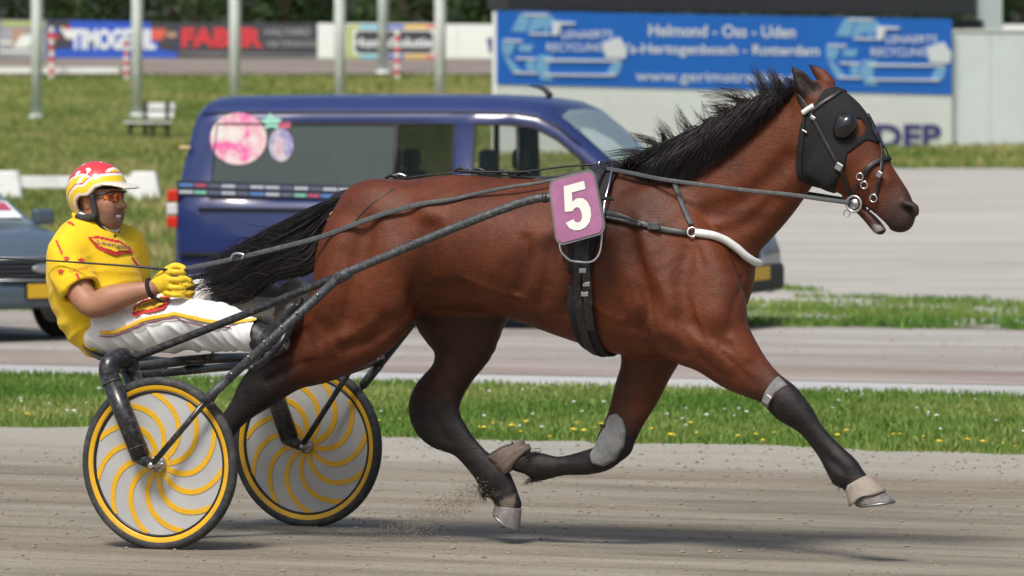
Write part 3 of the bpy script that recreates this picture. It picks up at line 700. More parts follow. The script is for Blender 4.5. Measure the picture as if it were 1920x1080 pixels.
# trees behind the boards
def mat_leaf(name, lo, hi):
    n = NT(name); a = n.node('ShaderNodeObjectInfo'); v = n.coord(); f = n.noise(v, 1.3, 4, 0.7); n.color(n.ramp(f, [(0.3, lo), (0.7, hi)])); n.set(Roughness=0.6, Specular_IOR_Level=0.3); return n.m
M_leaf = mat_leaf('leaves', (0.022, 0.05, 0.016), (0.06, 0.105, 0.03)); M_bark = simple('bark', (0.09, 0.07, 0.05), 0.9, bump=.5, bscale=20)
def tree_proto(seed, hgt, rad, nleaf):
    g = np.random.default_rng(seed); e = empty('leafy_tree'); P = []
    parts = [tube_geo(catmull([(0, 0, -.1), (.1, .05, hgt * .3), (-.05, .1, hgt * .6), (.05, 0, hgt * .9)], 4), np.linspace(.22, .04, 13), 8)]
    cl = []
    for k in range(26):
        h = hgt * (0.09 + 0.86 * k / 25); rr = rad * (0.75 + 0.35 * math.sin(math.pi * (h / hgt) ** .8)) * (1 - 0.75 * max(0, h / hgt - .55) / .45); a = k * 2.4 + g.uniform(-.4, .4); d = rr * g.uniform(.35, .95)
        c = np.array([d * math.cos(a), d * math.sin(a), h]); cl.append((c, rad * g.uniform(.32, .5)))
        if k % 2 == 0: parts.append(tube_geo([(0, 0, h * .8), c * [.5, .5, 1] - [0, 0, .1 * h], c], [.07, .045, .015], 6))
    link = mesh_obj('trunk', *join_geo(parts), M_bark, e)
    V = np.zeros((nleaf, 4, 3)); 
    for i in range(nleaf):
        c, r = cl[g.integers(len(cl))]; d = g.normal(size=3); d /= np.linalg.norm(d); p = c + d * r * g.uniform(.45, 1.08) ; p[2] = max(p[2], .15)
        n_ = d + g.normal(0, .5, 3); n_ /= np.linalg.norm(n_); x = np.cross(n_, g.normal(size=3)); x /= np.linalg.norm(x); y = np.cross(n_, x); s = g.uniform(.07, .15)
        V[i] = [p - x * s, p - y * s * .55, p + x * s, p + y * s * .55]
    np_mesh('crown', V.reshape(-1, 3), np.arange(nleaf * 4).reshape(-1, 4), M_leaf, e); return e
def copy_tree(o, parent=None):
    c = o.copy(); col.objects.link(c); c.parent = parent
    for ch in list(o.children): copy_tree(ch, c)
    return c
protos = [tree_proto(31, 9.5, 2.6, 6500), tree_proto(32, 8.2, 2.9, 6500), tree_proto(33, 10.5, 2.4, 6500)]
used = [False] * 3; k = 0
for row, (Y0, sp_) in enumerate(((166, 3.7), (173, 4.1))):
    x = -25 + row * 1.7
    while x < 26:
        i = k % 3; o = protos[i] if not used[i] else copy_tree(protos[i]); used[i] = True
        yy = Y0 + random.uniform(-1.2, 1.2); o.location = (x + random.uniform(-.6, .6), yy, float(ground_z(yy))); o.rotation_euler = (0, 0, random.uniform(0, 6.28)); s = random.uniform(.9, 1.15); o.scale = (s, s, s)
        tag(o, 'dark leafy tree in the front row behind the advertising boards' if row == 0 else 'dark leafy tree in the back row behind the advertising boards', 'tree', 'trees in the front row' if row == 0 else 'trees in the back row')
        x += sp_; k += 1
# ================================================================== the horse
FR = dict(loc=tuple(ORG), rz=-PSI)
HS = SDF((-0.45, -0.45, -0.03), (3.45, 0.45, 2.06), 0.0095)
# trunk
HS.chain([st(704, 366, 704, 560, .20, 0), st(765, 343, 770, 572, .245, 0), st(850, 331, 850, 574, .255, 0), st(940, 336, 930, 582, .268, 0), st(1020, 340, 1010, 607, .28, 0),
          st(1100, 334, 1090, 637, .272, 0), st(1170, 322, 1160, 660, .24, 0), st(1235, 332, 1240, 668, .215, 0), st(1295, 385, 1295, 662, .20, 0), st(1322, 436, 1320, 630, .165, 0)], k=0.03, kin=0.02)
# neck
HS.chain([st(1175, 325, 1372, 590, .165, 0), st(1238, 302, 1400, 500, .13, 0), st(1310, 266, 1436, 455, .112, 0), st(1380, 226, 1466, 412, .095, 0), st(1440, 198, 1490, 366, .085, 0), st(1495, 178, 1508, 330, .078, 0)], k=0.07, kin=0.02)
# head
HS.chain([st(1553, 150, 1490, 222, .07, 0), st(1590, 176, 1496, 290, .092, 0), st(1624, 224, 1522, 338, .09, 0), st(1650, 272, 1562, 350, .072, 0), st(1672, 312, 1594, 364, .057, 0),
          st(1694, 350, 1616, 380, .05, 0), st(1710, 378, 1636, 398, .048, 0), st(1714, 396, 1660, 418, .044, 0), st(1706, 408, 1670, 428, .036, 0)], k=0.035, kin=0.012)
HS.chain([ct(1570, 322, .075, .02, -.075), ct(1540, 300, .075, .02, -.08)], k=0.03)                      # cheek
HS.chain([ct(1570, 322, .075, .02, .075), ct(1540, 300, .075, .02, .08)], k=0.03)
HS.chain([ct(1592, 372, .026, .036, 0), ct(1616, 392, .024, .03, 0), ct(1636, 414, .024, .028, 0), ct(1650, 428, .028, .03, 0)], k=0.012)   # lower jaw and lip
HS.chain([ct(1622, 388, .006, .06, 0), ct(1644, 404, .008, .06, 0), ct(1664, 426, .012, .06, 0)], k=0.006, op='cut', sub=3)                 # open mouth
for s in (-1, 1):
    HS.chain([ct(1630, 318, .012, .010, .050 * s), ct(1664, 340, .01, .008, .040 * s)], k=0.04)                # facial crest
    HS.ball(H(1701, 393, -.052) * [1, -s, 1], (.032, .022, .025), k=0.008, op='cut')
    HS.chain([ct(1696, 380, .012, .012, .043 * s), ct(1716, 388, .012, .012, .036 * s), ct(1718, 402, .010, .012, .036 * s)], k=0.014)          # nostril rim
# ears
HS.chain([ct(1528, 186, .030, .026, -.055), ct(1512, 164, .038, .026, -.066), ct(1498, 142, .027, .018, -.07), ct(1484, 124, .004, .004, -.07)], k=0.012, kin=.004)
HS.chain([ct(1523, 172, .017, .016, -.078), ct(1508, 152, .016, .014, -.086), ct(1495, 138, .006, .006, -.086)], k=0.008, op='cut', sub=3)
HS.chain([ct(1556, 158, .026, .026, .055), ct(1543, 144, .028, .022, .06), ct(1530, 132, .02, .014, .062), ct(1516, 120, .004, .004, .062)], k=0.012, kin=.004)
# near hind leg, pushing off
yh = -.145
HS.chain([st(800, 385, 640, 405, .13, -.10), st(806, 480, 600, 478, .15, -.12), st(785, 560, 590, 540, .135, yh), st(728, 622, 570, 596, .105, yh), st(656, 668, 542, 642, .082, yh), st(592, 692, 504, 668, .062, yh),
          st(545, 722, 470, 700, .048, yh), st(510, 746, 446, 730, .041, yh), st(472, 774, 430, 766, .033, yh), st(443, 806, 409, 797, .029, yh), st(419, 862, 385, 852, .029, yh), st(408, 896, 368, 884, .036, yh), st(390, 930, 357, 922, .031, yh), st(380, 962, 345, 956, .034, yh)], k=0.045, kin=0.015)
HS.chain([st(806, 480, 610, 470, .15, .12), st(760, 570, 640, 545, .12, .13)], k=0.05)                     # far buttock
# far hind leg, swinging forward
yf = .14
HS.chain([st(965, 540, 760, 520, .13, yf), st(952, 592, 778, 590, .11, yf), st(928, 650, 812, 632, .088, yf), st(886, 702, 814, 690, .068, yf), st(864, 745, 780, 735, .052, yf), st(857, 774, 766, 764, .046, yf), st(868, 796, 784, 798, .039, yf), st(880, 812, 818, 822, .032, yf), st(891, 827, 847, 843, .028, yf), st(918, 856, 877, 877, .027, yf), st(936, 868, 892, 896, .032, yf), st(952, 882, 902, 914, .039, yf), st(964, 908, 921, 930, .031, yf), st(971, 930, 930, 938, .030, yf), st(977, 952, 929, 946, .037, yf)], k=0.035, kin=0.012)
# near fore leg, reaching out
ys = -.15
HS.chain([st(1265, 372, 1105, 450, .09, -.13), st(1340, 450, 1170, 570, .115, -.14), st(1388, 540, 1235, 655, .12, ys), st(1396, 600, 1290, 676, .105, ys), st(1424, 655, 1345, 712, .078, ys), st(1446, 688, 1398, 738, .056, ys), st(1464, 707, 1431, 753, .047, ys), st(1484, 722, 1446, 770, .050, ys), st(1500, 740, 1460, 784, .051, ys), st(1519, 764, 1484, 797, .042, ys), st(1534, 792, 1503, 810, .031, ys), st(1547, 809, 1518, 829, .027, ys), st(1564, 828, 1533, 850, .027, ys), st(1586, 847, 1551, 880, .034, ys), st(1602, 863, 1566, 906, .040, ys), st(1617, 884, 1583, 912, .034, ys), st(1634, 908, 1592, 926, .037, ys)], k=0.04, kin=0.014)
# far fore leg, folded
yg = .13
HS.chain([st(1330, 540, 1170, 580, .11, yg), st(1280, 650, 1165, 650, .09, yg), st(1256, 692, 1167, 692, .072, yg), st(1234, 738, 1153, 735, .058, yg), st(1206, 785, 1141, 782, .05, yg), st(1193, 812, 1133, 806, .05, yg), st(1180, 842, 1122, 826, .046, yg)], k=0.035, kin=0.012)
HS.chain([st(1186, 838, 1124, 816, .046, yg), st(1152, 872, 1114, 842, .042, yg), st(1112, 885, 1086, 850, .033, yg), st(1080, 888, 1064, 855, .028, yg), st(1052, 891, 1040, 858, .028, yg), st(1030, 897, 1024, 854, .033, yg), st(1012, 900, 1004, 850, .040, yg), st(990, 888, 988, 856, .031, yg), st(966, 884, 978, 842, .034, yg)], k=0.02, kin=0.01)
# muscle relief
def groove(pts, r, k, sub=3):
    P = []
    for u, v in pts:
        q = HS.hit(u, v)
        if q is None: return
        P.append(list(q + HS.normal(q)[0] * (r * 0.62)) + [r, r])
    HS.chain(P, k=k, op='cut', sub=sub)
def swell(pts, r, k, depth=0.6):
    P = []
    for u, v in pts:
        q = HS.hit(u, v)
        if q is None: return
        P.append(list(q - HS.normal(q)[0] * (r * depth)) + [r, r])
    HS.chain(P, k=k, sub=3)
swell([(1195, 430), (1230, 500), (1262, 570)], .045, .05); swell([(1330, 470), (1355, 530), (1345, 590)], .05, .05, .7); swell([(1210, 590), (1250, 620)], .05, .05)
swell([(1320, 640), (1365, 680)], .035, .04, .75); swell([(1375, 640), (1400, 668)], .022, .03); swell([(640, 440), (625, 520), (612, 580)], .05, .06, .7); swell([(740, 480), (740, 560)], .06, .07, .7)
swell([(795, 392), (812, 405)], .03, .05, .75); swell([(640, 640), (580, 668)], .03, .035, .75)
groove([(1180, 420), (1195, 500), (1205, 570), (1200, 620)], .022, .05); groove([(1290, 470), (1278, 540), (1290, 600)], .018, .05); groove([(1300, 610), (1320, 632), (1360, 650)], .014, .035)
groove([(690, 420), (668, 520), (650, 600)], .018, .06); groove([(808, 430), (800, 500), (782, 560)], .026, .06); groove([(790, 575), (830, 545), (870, 540)], .02, .05)
groove([(1330, 400), (1390, 380), (1440, 340), (1478, 300)], .018, .06); groove([(1345, 440), (1400, 420), (1450, 375)], .012, .04); groove([(545, 690), (500, 716)], .01, .025); groove([(1500, 800), (1550, 856), (1585, 888)], .008, .02)
groove([(730, 600), (690, 640), (640, 655)], .012, .04); groove([(1245, 640), (1275, 662)], .015, .04)
for (a, b) in (((1035, 460), (1010, 570)), ((985, 450), (965, 560)), ((1080, 470), (1060, 590))): groove([a, ((a[0] + b[0]) / 2 + 6, (a[1] + b[1]) / 2), b], .006, .05)
for gv in ([(1178, 540), (1184, 580), (1180, 615)], [(1196, 536), (1204, 580), (1206, 620)], [(1216, 548), (1222, 590), (1228, 622)], [(1162, 560), (1166, 590)], [(1290, 440), (1310, 470), (1318, 505)], [(1330, 420), (1352, 440)], [(1268, 600), (1292, 640)], [(1392, 520), (1380, 560), (1372, 590)], [(640, 470), (632, 540), (624, 590)], [(900, 560), (860, 556), (820, 566)], [(760, 590), (720, 625), (680, 645)], [(1350, 655), (1385, 690), (1415, 720)], [(1312, 668), (1350, 700)]): groove(gv, .006, .018)
for gv in ([(1504, 806), (1524, 832), (1545, 860)], [(852, 848), (880, 876), (900, 898)], [(808, 770), (828, 806), (846, 834)], [(1060, 862), (1090, 858), (1110, 850)], [(840, 700), (815, 745), (800, 770)], [(590, 675), (540, 690), (500, 712)]): groove(gv, .006, .012)
for vn in ([(1300, 560), (1312, 600), (1330, 640), (1352, 672)], [(1232, 520), (1250, 560), (1246, 600)], [(1100, 560), (1130, 585), (1165, 600)], [(1330, 640), (1372, 668), (1410, 705)], [(700, 600), (660, 625), (612, 640)], [(870, 520), (930, 545), (985, 560)]): swell(vn, .006, .012, .55)
V, Q = HS.mesh(smooth=3, lam=0.45)
# coat colour: bay with black points, plus some shade put into the tint
x, y, z = V.T
def px_line(u0, v0, u1, v1, yy): 
    a, b = H(u0, v0, yy), H(u1, v1, yy); return a, b
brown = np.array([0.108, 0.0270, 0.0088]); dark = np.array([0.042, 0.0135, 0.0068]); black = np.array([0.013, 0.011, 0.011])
N1 = vnoise(V, 3.0); N2 = vnoise(V, 9.0, 4); N3 = vnoise(V * np.array([1, 1, 2.5]), 22.0, 9)
tint = brown[None] * (1 + 0.30 * N1 + 0.16 * N2 + .08 * N3)[:, None]
def blend(m, c):
    global tint
    m = np.clip(m, 0, 1)[:, None]; tint = tint * (1 - m) + np.asarray(c)[None] * m
def along(p0, p1):
    d = p1 - p0; Ln = np.linalg.norm(d); return ((V - p0) @ d) / Ln, Ln
def pt(u, v, yy): return H(u, v, yy)
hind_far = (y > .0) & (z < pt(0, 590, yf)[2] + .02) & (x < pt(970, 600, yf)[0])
fore_far = (y > 0.02) & (x > pt(960, 700, yf)[0]) & (z < pt(1200, 690, yg)[2])
hind_near = (y < 0) & (x < pt(760, 600, yh)[0]); fore_near = (y < 0) & (x > pt(1300, 650, ys)[0]) & (z < pt(1400, 560, ys)[2])
blend(.75 * sstep(-.1, .16, V @ np.array([0, .5, -.0]) ) * (z < 1.0) * (x > .6) * (x < 1.75), dark)                # inner flank darkened: shade put into the coat colour
s_, Ln = along(pt(600, 650, yh), pt(440, 780, yh)); blend(np.where(hind_near, sstep(-.02, .30, s_ + .05 * N2), 0), black)
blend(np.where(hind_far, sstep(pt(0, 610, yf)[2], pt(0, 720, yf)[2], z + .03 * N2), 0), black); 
blend(np.where(hind_far, .8, 0), np.array([.03, .014, .010]))  # shadowed tone of the far hind leg, painted into its tint
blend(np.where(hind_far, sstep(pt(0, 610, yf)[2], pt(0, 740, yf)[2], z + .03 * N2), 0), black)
s_, Ln = along(pt(1360, 680, ys), pt(1470, 780, ys)); blend(np.where(fore_near, sstep(.10, .30, s_ + .03 * N2), 0), black)
blend(np.where(fore_far, sstep(pt(0, 730, yg)[2], pt(0, 800, yg)[2], z + .03 * N2), 0), black)
s_, Ln = along(pt(1640, 330, 0), pt(1690, 400, 0)); blend(np.where(z > 1.2, .85 * sstep(.04, .20, s_ + .02 * N2), 0), np.array([.028, .022, .02]))
e0_, e1_ = pt(1522, 178, -.06), pt(1484, 124, -.07); s_, Ln = along(e0_, e1_); dr = np.linalg.norm(V - (e0_ + np.clip(s_ / Ln, 0, 1)[:, None] * (e1_ - e0_)), axis=1)
blend(np.where((y < -.03) & (dr < .055), .9 * sstep(-.03, .02, s_), 0), black)   # near ear
e0_, e1_ = pt(1530, 134, .062), pt(1516, 120, .062); s_, Ln = along(e0_, e1_); blend(np.where((y > .03) & (np.linalg.norm(V - e1_, axis=1) < .05), .8 * sstep(-.01, .02, s_), 0), black)
inn = np.linalg.norm((V - pt(1703, 394, -.05)) / np.array([.028, .03, .022]), axis=1); blend(.8 * sstep(1.1, .7, inn), (.012, .008, .008))
lipm = np.linalg.norm(V - pt(1655, 428, 0), axis=1); blend(np.where(z < pt(1650, 418, 0)[2], .7 * sstep(.05, .03, lipm) * (N3 > -.15), 0), (.45, .42, .38))
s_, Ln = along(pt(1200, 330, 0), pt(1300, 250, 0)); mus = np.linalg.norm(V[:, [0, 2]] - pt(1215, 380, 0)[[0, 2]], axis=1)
blend(.6 * sstep(.28, .08, mus + .05 * N1) * (y < 0), dark)  # shoulder darkened in the tint for stronger shading contrast
blend(.55 * sstep(-.55, -.62, -z + .0 * x) * (x > .7) * (x < 2.0) * (z < .78), dark)                                  # underline darkened, belly shade painted into the coat
mud = sstep(.0, .3, N3 + .5 * N2) * np.where(hind_far, sstep(pt(0, 885, yf)[2], pt(0, 905, yf)[2], z), 0) * .55; blend(mud, (.20, .16, .12))

tint *= (1 + np.where(tint[:, 0] < .03, .55, 0) * N3 + np.where(tint[:, 0] < .03, .35, 0) * N2)[:, None]
def mat_coat():
    n = NT('bay_coat'); a = n.node('ShaderNodeAttribute', attribute_name='tint'); v = n.coord(scale=(1, 1, .35))
    mot = n.ramp(n.noise(n.coord(), 11, 6, .65), [(.3, .80), (.7, 1.2)])
    f = n.noise(n.coord(scale=(.16, 1, 1)), 190, 5, .75); c = n.mix(1.0, a.outputs[0], n.ramp(f, [(.25, .68), (.75, 1.32)]), 'MULTIPLY')
    c = n.mix(1.0, c, mot, 'MULTIPLY'); n.color(c); n.set(Roughness=n.ramp(n.noise(n.coord(), 7, 4), [(.3, .40), (.7, .60)]), Specular_IOR_Level=.30, Sheen_Weight=.0, Sheen_Roughness=.4)
    h = n.math('ADD', n.math('MULTIPLY', f, .6), n.noise(n.coord(), 34, 6, .7)); n.bump(h, .5, .007); return n.m
M_coat = mat_coat()
horse = empty('horse', **FR) if False else empty('horse', tuple(ORG), -PSI)
tag(horse, 'bay trotting horse in black harness carrying number 5, drawing the two-wheeled sulky', 'horse')
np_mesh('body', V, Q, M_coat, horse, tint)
# hooves
M_horn = simple('hoof_horn', (0.16, 0.15, 0.145), 0.55, var=.3, scale=40, dirt=(0.28, 0.24, 0.19), dirt_amt=.6, dscale=25, bump=.3, bscale=120)
M_hbrown = simple('hoof_brown', (0.20, 0.15, 0.125), 0.6, var=.3, scale=40, dirt=(0.3, 0.25, 0.2), dirt_amt=.5, dscale=25)
def hoof(cf, cb, toe, heel, y, wc, ws, mat):
    cf, cb, toe, heel = [H(p[0], p[1], y) for p in (cf, cb, toe, heel)]; rings = []; seg = 28; V = []; Fc = []
    for f, gr in ((-.06, .93), (0, 1.03), (.1, 1.05), (.5, 1.0), (.9, 1.0), (1.0, .97), (1.0, .80)):
        a = cf + (toe - cf) * f; b = cb + (heel - cb) * f; c = (a + b) / 2; ax = (a - b) / 2 * gr; w_ = (wc + (ws - wc) * f) * gr
        for k in range(seg):
            t = 2 * math.pi * k / seg; ca, sa = math.cos(t), math.sin(t); V.append(c + ax * ca * (1 if ca > 0 else .92) + np.array([0, 1, 0]) * w_ * sa * (1 - .12 * max(0, -ca)))
    for i in range(6):
        for k in range(seg): k2 = (k + 1) % seg; Fc.append((i * seg + k, i * seg + k2, (i + 1) * seg + k2, (i + 1) * seg + k))
    Fc.append(tuple(range(seg - 1, -1, -1))); Fc.append(tuple(6 * seg + k for k in range(seg)))
    o = mesh_obj('hoof', V, Fc, mat, horse)
    sole = []; 
    for k in range(-10, 11):
        t = math.pi * .72 * k / 10; c = (toe + heel) / 2; ax = (toe - heel) / 2 * .9; sole.append(c + ax * math.cos(t) + np.array([0, 1, 0]) * ws * .9 * math.sin(t))
    tube('shoe', sole, 0.0055, simple('shoe_steel', (.25, .25, .26), .4, .9), o, 6)
    return o
hoof((976, 954), (928, 945), (974, 998), (922, 958), yf, .038, .052, M_horn)
hoof((381, 957), (344, 953), (372, 1017), (326, 985), yh, .038, .052, M_horn)
hoof((1627, 896), (1590, 918), (1680, 941), (1603, 951), ys, .040, .056, M_horn)
hoof((950, 886), (990, 846), (914, 858), (984, 820), yg, .040, .054, M_hbrown)
# ------------------------------------------------------------------ mane, forelock hair and tail as strands
def mat_hair():
    n = NT('black_hair'); a = n.node('ShaderNodeAttribute', attribute_name='tint'); n.color(a.outputs[0]); n.set(Roughness=.42, Specular_IOR_Level=.45); return n.m
M_hair = mat_hair()
def strands(name, paths, r0, parent, tints, r1f=.25):
    """each path (m,3): a flat three-sided tapering lock"""
    VV = []; QQ = []; TT = []; o = 0
    for P, t in zip(paths, tints):
        P = np.asarray(P); m = len(P); T = np.gradient(P, axis=0); T /= np.linalg.norm(T, axis=1)[:, None] + 1e-9
        S = np.cross(T, np.array([0.3, .8, .4])); S /= np.linalg.norm(S, axis=1)[:, None] + 1e-9; B = np.cross(T, S)
        rr = r0 * (1 - (1 - r1f) * np.linspace(0, 1, m) ** 1.5)[:, None] * t[3]
        for k in range(3):
            a = k * 2.094; VV.append(P + rr * (math.cos(a) * S + math.sin(a) * B))
        i = np.arange(m - 1)
        for k in range(3): k2 = (k + 1) % 3; QQ.append(np.stack([o + k * m + i, o + k2 * m + i, o + k2 * m + i + 1, o + k * m + i + 1], 1))
        TT.append(np.repeat(np.array([t[:3]]), 3 * m, 0)); o += 3 * m
    return np_mesh(name, np.concatenate(VV), np.concatenate(QQ), M_hair, parent, np.concatenate(TT))
g = np.random.default_rng(11)
def tone(): 
    s = g.uniform(.6, 1.7); return (.012 * s * g.uniform(.9, 1.4), .011 * s, .0115 * s, g.uniform(.6, 1.3))
# mane: lies over to the near side and streams back
paths = []; tn_ = []
crest = catmull([list(H(u, v, 0)) for u, v in ((1200, 316), (1260, 292), (1320, 262), (1380, 229), (1440, 200), (1492, 178))], 30)
# lower edge of the lying mane on the neck
low = catmull([[a, b] for a, b in ((1180, 318), (1215, 340), (1275, 338), (1330, 310), (1390, 265), (1440, 225), (1495, 195))], 30)
pool = []
for k in range(len(low)):
    for dv_ in (-6, 4, 14, 24):
        q_ = HS.hit(low[k][0], low[k][1] - dv_)
        if q_ is not None: pool.append((k, q_, HS.normal(q_)[0]))
byk = {}
for k, q_, n_ in pool: byk.setdefault(k, []).append((q_, n_))
for i in range(6500):
    f = g.uniform(0, 1) ** .9; c = crest[min(int(f * (len(crest) - 1)), len(crest) - 1)] + np.array([g.normal(0, .012), g.uniform(-.035, .02), g.uniform(-.012, .006)])
    back = g.uniform(.08, .42); f2 = max(0.0, f - back); cand = byk.get(int(f2 * (len(low) - 1)))
    if not cand: continue
    end, nn_ = cand[g.integers(len(cand))]; end = end + nn_ * g.uniform(.008, .035) + np.array([g.uniform(-.02, .02), 0, g.uniform(-.012, .012)])
    m1 = c + np.array([-.03, -.05, .018]) * g.uniform(.6, 1.4); m2 = c * .45 + end * .55 + np.array([-.01, -.045, .012]) * g.uniform(.5, 1.6); 
    paths.append(catmull([c, m1, m2, end], 5)); tn_.append(tone())
# locks lifted by the wind
for (u, v), (du, dv), nn2, spread in (((1215, 305), (-70, -18), 34, .5), ((1240, 296), (-60, -45), 34, .6), ((1268, 284), (-45, -62), 26, .6), ((1300, 268), (-35, -68), 24, .6), ((1330, 252), (-30, -58), 22, .6), ((1375, 228), (-48, -30), 60, .6), ((1415, 212), (-70, -42), 55, .55), ((1445, 198), (-35, -62), 60, .45), ((1465, 190), (-18, -58), 60, .35), ((1482, 184), (-6, -40), 40, .3), ((1210, 312), (-105, 2), 26, .4)):
    cl = None
    for j in range(nn2 * 3):
        if j % 16 == 0: cl = (g.normal(0, 1, 2), g.uniform(.45, 1.1), g.normal(0, .25))
        p0 = H(u + g.normal(0, 14), v + g.normal(0, 5) + 8, g.uniform(-.05, .03)); sc = cl[1] * g.uniform(.85, 1.1)
        e_ = H(u + du * sc + 14 * spread * cl[0][0] + g.normal(0, 3), v + dv * sc + 12 * spread * cl[0][1] + g.normal(0, 3), cl[2] * .25 + g.normal(0, .02))
        m_ = p0 * .5 + e_ * .5 + np.array([g.normal(0, .012) + .02, g.normal(0, .01), .035 * (1 if dv > -50 else -.2) * sc]); q_ = p0 * .8 + e_ * .2 + np.array([.012, 0, .02])
        paths.append(catmull([p0, q_, m_, e_], 5)); t = tone(); tn_.append((t[0] * 1.3, t[1], t[2], t[3] * .75))
mane = strands('mane', paths, .0019, horse, tn_); tag(mane, kind='stuff')
# tail
paths = []; tn_ = []
up = catmull([[a, b] for a, b in ((668, 366), (630, 372), (590, 390), (545, 412), (500, 436), (455, 462), (420, 485), (388, 508))], 12)
lo_ = catmull([[a, b] for a, b in ((648, 408), (618, 425), (605, 462), (590, 500), (560, 512), (505, 524), (465, 560), (405, 572))], 12)
for i in range(6500):
    f = g.beta(1.5, 1.5); Lh = g.uniform(.55, 1.02); y0 = g.normal(0, .03); y1 = g.normal(.0, .085); m = 9; P = []
    wob = g.normal(0, 5, 2); cut = g.uniform(0, .0)
    for j in range(m):
        q = j / (m - 1) * Lh; i2 = q * (len(up) - 1); a = up[min(int(i2), len(up) - 1)]; b = lo_[min(int(i2), len(lo_) - 1)]
        ff = np.clip(f + .06 * math.sin(q * 5 + wob[0]), -.03, 1.05); uv = a * (1 - ff) + b * ff
        P.append(H(uv[0] + wob[0] * q, uv[1] + wob[1] * q, y0 * (1 - q) + y1 * q))
    paths.append(catmull(P, 2)); tn_.append(tone())
for i in range(600):                       # ragged ends and fly-away hair
    f = g.uniform(0, 1); q = g.uniform(.45, .95); i2 = int(q * (len(up) - 1)); uv = up[i2] * (1 - f) + lo_[i2] * f; d = g.uniform(20, 85)
    sl_ = g.uniform(.1, .9); y0 = g.normal(0, .08); P = [H(uv[0], uv[1], y0), H(uv[0] - d * .5, uv[1] + d * .5 * sl_ - 8, y0), H(uv[0] - d, uv[1] + d * sl_ * .8 + g.normal(0, 8), y0 + g.normal(0, .04))]
    paths.append(catmull(P, 5)); tn_.append(tone())
tail = strands('tail', paths, .0020, horse, tn_, .3); tag(tail, kind='stuff')
TL = SDF((0.2, -.12, 1.1), (.75, .12, 1.6), .008); 
TL.chain([ct(686, 378, .045, .05, 0), ct(650, 376, .045, .045, 0), ct(622, 392, .04, .04, 0), ct(602, 412, .02, .02, 0)], k=.01)
Vd, Qd = TL.mesh(2); np_mesh('dock', Vd, Qd, M_coat, horse, np.repeat([[.014, .012, .012]], len(Vd), 0))

# feather hair behind the fetlocks
paths = []; tn_ = []
for (u, v), (du, dv), yy, wy in (((1008, 853), (-34, 4), yg, .03), ((1002, 858), (-30, 12), yg, .03), ((1012, 897), (-26, 6), yg, .03), ((1568, 902), (10, 12), ys, .03), ((906, 914), (2, 22), yf, .03), ((912, 922), (14, 14), yf, .03), ((373, 888), (-10, 18), yh, .03)):
    for j in range(70):
        k_ = g.uniform(.5, 1.15); a_ = H(u + g.normal(0, 5), v + g.normal(0, 4), yy + g.normal(0, wy * .5)); b_ = H(u + du * k_ + g.normal(0, 5), v + dv * k_ + g.normal(0, 4), yy + g.normal(0, wy * .7)); paths.append(catmull([a_, (a_ + b_) / 2 + np.array([0, 0, g.uniform(0, .008)]), b_], 4)); t_ = tone(); tn_.append((t_[0] * 1.6, t_[1] * 1.4, t_[2] * 1.2, t_[3]))
tag(strands('fetlock_hair', paths, .0015, horse, tn_, .3), kind='stuff')
# ================================================================== harness, bridle, boots, number
M_leather = simple('black_leather', (0.014, 0.014, 0.016), 0.45, var=.2, scale=60, dirt=(0.10, 0.09, 0.08), dirt_amt=.35, dscale=40, bump=.15, bscale=300)
M_web = simple('grey_webbing', (0.055, 0.06, 0.064), 0.6, var=.2, scale=80, dirt=(0.16, 0.16, 0.15), dirt_amt=.4, dscale=30, bump=.2, bscale=500)
M_pad = simple('black_felt', (0.011, 0.011, 0.012), 0.85, var=.2, scale=60, bump=.3, bscale=400)
M_chrome = simple('chrome', (0.75, 0.76, 0.78), 0.16, 1.0, var=.03); M_steel = simple('dull_steel', (0.5, 0.5, 0.5), 0.35, 1.0, var=.1, scale=50)
M_wtube = simple('white_rubber', (0.78, 0.79, 0.77), 0.45, dirt=(0.5, 0.46, 0.4), dirt_amt=.4, dscale=30)
M_felt = simple('grey_felt', (0.17, 0.175, 0.18), 0.9, var=.2, scale=40, dirt=(0.26, 0.24, 0.2), dirt_amt=.6, dscale=18, bump=.4, bscale=150)
M_rope = simple('tan_cord', (0.42, 0.33, 0.22), 0.8, var=.2, scale=80, bump=.4, bscale=200)
def fr_empty(name): return empty(name, tuple(ORG), -PSI)
harness = fr_empty('harness'); tag(harness, 'black trotting harness of saddle, girth and breast collar strapped round the horse', 'harness')
def skin(pts, off=0.004, sub=8, y_if_miss=-.1, sdf=None):
    """photograph points -> path lying on the horse, with normals"""
    S_ = sdf or HS; UV = catmull([list(map(float, p[:2])) for p in pts], sub); P = []; N = []
    for u, v in UV:
        q = S_.hit(u, v)
        if q is None:
            continue
        n_ = S_.normal(q)[0]; P.append(q + n_ * off); N.append(n_)
    return np.array(P), np.array(N)
def strap(name, pts, width, mat, parent, thick=.005, off=.002, sub=8):
    P, N = skin(pts, off, sub); return mesh_obj(name, *ribbon_geo(P, N, width, thick), mat, parent)
def ring_path(x_top, z_top, x_bot, z_bot, a0, a1, n, off=.003):
    """path round the trunk in a slightly slanted plane; angle 0 = top, positive towards the camera"""
    c = np.array([(x_top + x_bot) / 2, 0, (z_top + z_bot) / 2]); upv = np.array([x_top - x_bot, 0, z_top - z_bot]); upv /= np.linalg.norm(upv); sd_ = np.array([0, -1.0, 0]); P = []; N = []
    for k in range(n):
        a = a0 + (a1 - a0) * k / (n - 1); d = upv * math.cos(a) + sd_ * math.sin(a); q = HS.out(c, d); n_ = HS.normal(q)[0]; P.append(q + n_ * off); N.append(n_)
    return np.array(P), np.array(N)
tp, bt = H(1142, 318, 0), H(1128, 655, 0)
RA = (tp[0], tp[2], bt[0], bt[2])
